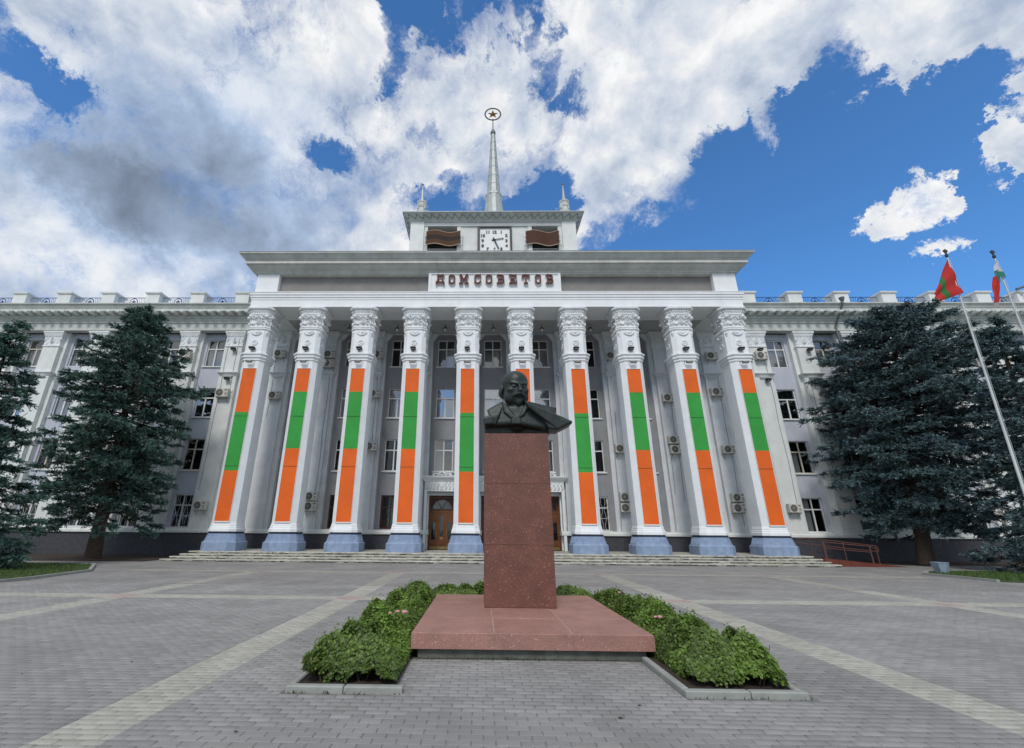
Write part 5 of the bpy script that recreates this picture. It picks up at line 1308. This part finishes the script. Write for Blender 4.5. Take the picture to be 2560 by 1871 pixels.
wd = MB()
for k in range(420):
    e = rng.integers(0, 4); t = rng.random()
    px_, py_ = [(-.83+3.03*t, 6.80), (-.83+3.03*t, 6.80), (-2.06+1.25*t, 5.42), (2.12+1.3*t, 5.43)][e]
    if e < 2 and abs(t-.4) > .2 and rng.random() < .75: continue
    if e >= 2 and rng.random() < .7: continue
    px_ += rng.normal(0, .01); py_ -= abs(rng.normal(0, .012)); a = rng.uniform(0, 6.3); h_ = rng.uniform(.012, .045)
    wd.add([(px_-.006*math.cos(a), py_-.006*math.sin(a), 0), (px_+.006*math.cos(a), py_+.006*math.sin(a), 0), (px_+rng.normal(0, .015), py_-rng.uniform(0, .02), h_)], [(0, 1, 2)])
tag(wd.build('weeds', GRASS), 'tiny green weeds growing along the foot of the pedestal foundation', 'weeds', kind='stuff')
def spruce(label, base_, height, radius, m_, seed, z_first=1.2, lean=(0, 0), profile=None, dens=1.0, flat=0):
    r2 = np.random.default_rng(seed); bx_, by_ = base_
    o = empty('spruce_tree', (bx_, by_, 0), label, 'tree', 'spruces in front of the wings')
    axis = lambda z: np.array([lean[0]*z/height, lean[1]*z/height])
    tr = MB(); n_ = 8; rad0 = .035*height*.62
    tr.tube([(axis(height*k/n_)[0], axis(height*k/n_)[1], height*k/n_*.97) for k in range(n_+1)], [rad0*(1.18 if k == 0 else 1)*(1-k/n_)**.85+.02 for k in range(n_+1)], 10)
    tr.build('trunk', BARK, o, smooth=True)
    br_ = MB(); TW = []; TD = []; TT = []
    prof = profile or (lambda t: (1-t)**.78*(1 if t > .12 else .78+t*1.8))
    z = z_first; UP = np.array([0, 0, 1.])
    while z < height-.05:
        t = (z-z_first)/(height-z_first); Lm = radius*max(prof(t), .03); nb_ = max(4, int((4.6+Lm*.85)*dens))
        a0 = r2.uniform(0, 6.3); lay = r2.uniform(.84, 1.12)
        for j in range(nb_):
            a = a0+2*np.pi*j/nb_+r2.normal(0, .30); L = max(.28, Lm*lay*r2.uniform(.72, 1.10)); zz = z+r2.normal(0, .16)
            rise = (.42*(t-.42)+r2.normal(0, .07))*L; droop = (.26*(1-t)+.04+r2.uniform(0, .12))*L
            c0 = np.array([*axis(zz), zz]); dv = np.array([math.cos(a), math.sin(a), 0]); sv = np.array([-math.sin(a), math.cos(a), 0]); bend = r2.normal(0, .10)*L
            pt = lambda s_: c0+dv*L*s_+sv*bend*s_*s_+UP*(rise*s_-droop*2.2*s_*s_+droop*1.5*s_**3.4)
            br_.tube([pt(s_) for s_ in (0, .33, .66, .97)], [.018+.012*L, .013+.008*L, .009+.003*L, .004], 4)
            nt = int((3.1*L+2.5)*dens)
            S_ = np.concatenate([[1.0, .9], r2.uniform(.16, 1.0, nt)**.8])
            for s_ in S_:
                wsd = (.10+.36*(1-s_)*min(1.0, s_*2.2))*L*.75; off = r2.uniform(-1, 1)*wsd
                p = pt(s_)+sv*off-UP*abs(off)*.16+UP*r2.normal(0, .05)
                if abs(off) > .25: br_.tube([pt(max(0, s_-.12)), p], [.012, .005], 3, cap=False)
                m_tw = r2.integers(7, 11); sc = r2.uniform(.8, 1.25)*(.8 if L < 1 else 1)
                u = r2.normal(size=(m_tw, 3)); u[:, 2] *= .42; u += dv*.85+sv*np.sign(off)*.35; u /= np.linalg.norm(u, axis=1, keepdims=True)
                ln = r2.uniform(.20, .42, m_tw)*sc; kq = 4; q = (np.arange(kq)+.45)/kq
                P = p+u[:, None, :]*(ln[:, None]*q)[..., None]; P[..., 2] -= .10*(q**2)[None]*ln[:, None]
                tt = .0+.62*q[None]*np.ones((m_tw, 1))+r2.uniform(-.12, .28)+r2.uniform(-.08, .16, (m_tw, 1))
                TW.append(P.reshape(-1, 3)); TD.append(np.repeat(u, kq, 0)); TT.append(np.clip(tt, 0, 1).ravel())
        z += r2.uniform(.32, .50)*(1.0 if t < .8 else .7)
    P = np.concatenate(TW); Dr = np.concatenate(TD); T_ = np.concatenate(TT); rep = 3
    P = np.repeat(P, rep, 0); Dr = np.repeat(Dr, rep, 0); T_ = np.repeat(T_, rep); n2 = len(P)
    Dr = Dr+r2.normal(0, .38, Dr.shape)
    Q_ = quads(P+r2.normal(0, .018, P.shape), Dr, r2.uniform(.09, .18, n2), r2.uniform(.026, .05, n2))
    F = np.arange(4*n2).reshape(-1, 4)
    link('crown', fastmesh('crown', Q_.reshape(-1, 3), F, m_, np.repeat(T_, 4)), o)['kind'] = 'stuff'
    br_.build('branches', BARK, o)['kind'] = 'stuff'
    return n2
def pw(*kv):
    return lambda t: float(np.interp(t, [k for k, v in kv], [v for k, v in kv]))
cnt = 0
cnt += spruce('dark green spruce with bare lower trunk left of the steps', (-20.9, 25.6), 14.9, 3.45, SPG, 21, z_first=2.9, lean=(-.7, 0), dens=1.25,
              profile=pw((0,.80),(.15,.92),(.4,.95),(.62,1.0),(.70,.86),(.78,.74),(.815,.50),(.84,.22),(.87,.42),(.94,.34),(1,.05)))
cnt += spruce('blue green spruce cut off by the left edge of the photo', (-20.6, 17.6), 9.9, 3.5, SPG, 22, z_first=.35, dens=1.0)
cnt += spruce('broad blue spruce with dark trunk in front of the right wing', (24.3, 26.7), 15.3, 4.6, SPR, 23, z_first=2.7, lean=(2.5, 0), dens=1.3,
              profile=pw((0,.60),(.08,.70),(.2,.90),(.35,1.0),(.55,1.03),(.7,.90),(.82,.76),(.9,.62),(.96,.45),(1,.18)))
cnt += spruce('dense blue spruce standing on the right lawn behind the flagpoles', (25.9, 21.2), 12.0, 3.9, SPR, 24, z_first=.15, lean=(.5, 0), dens=1.1)
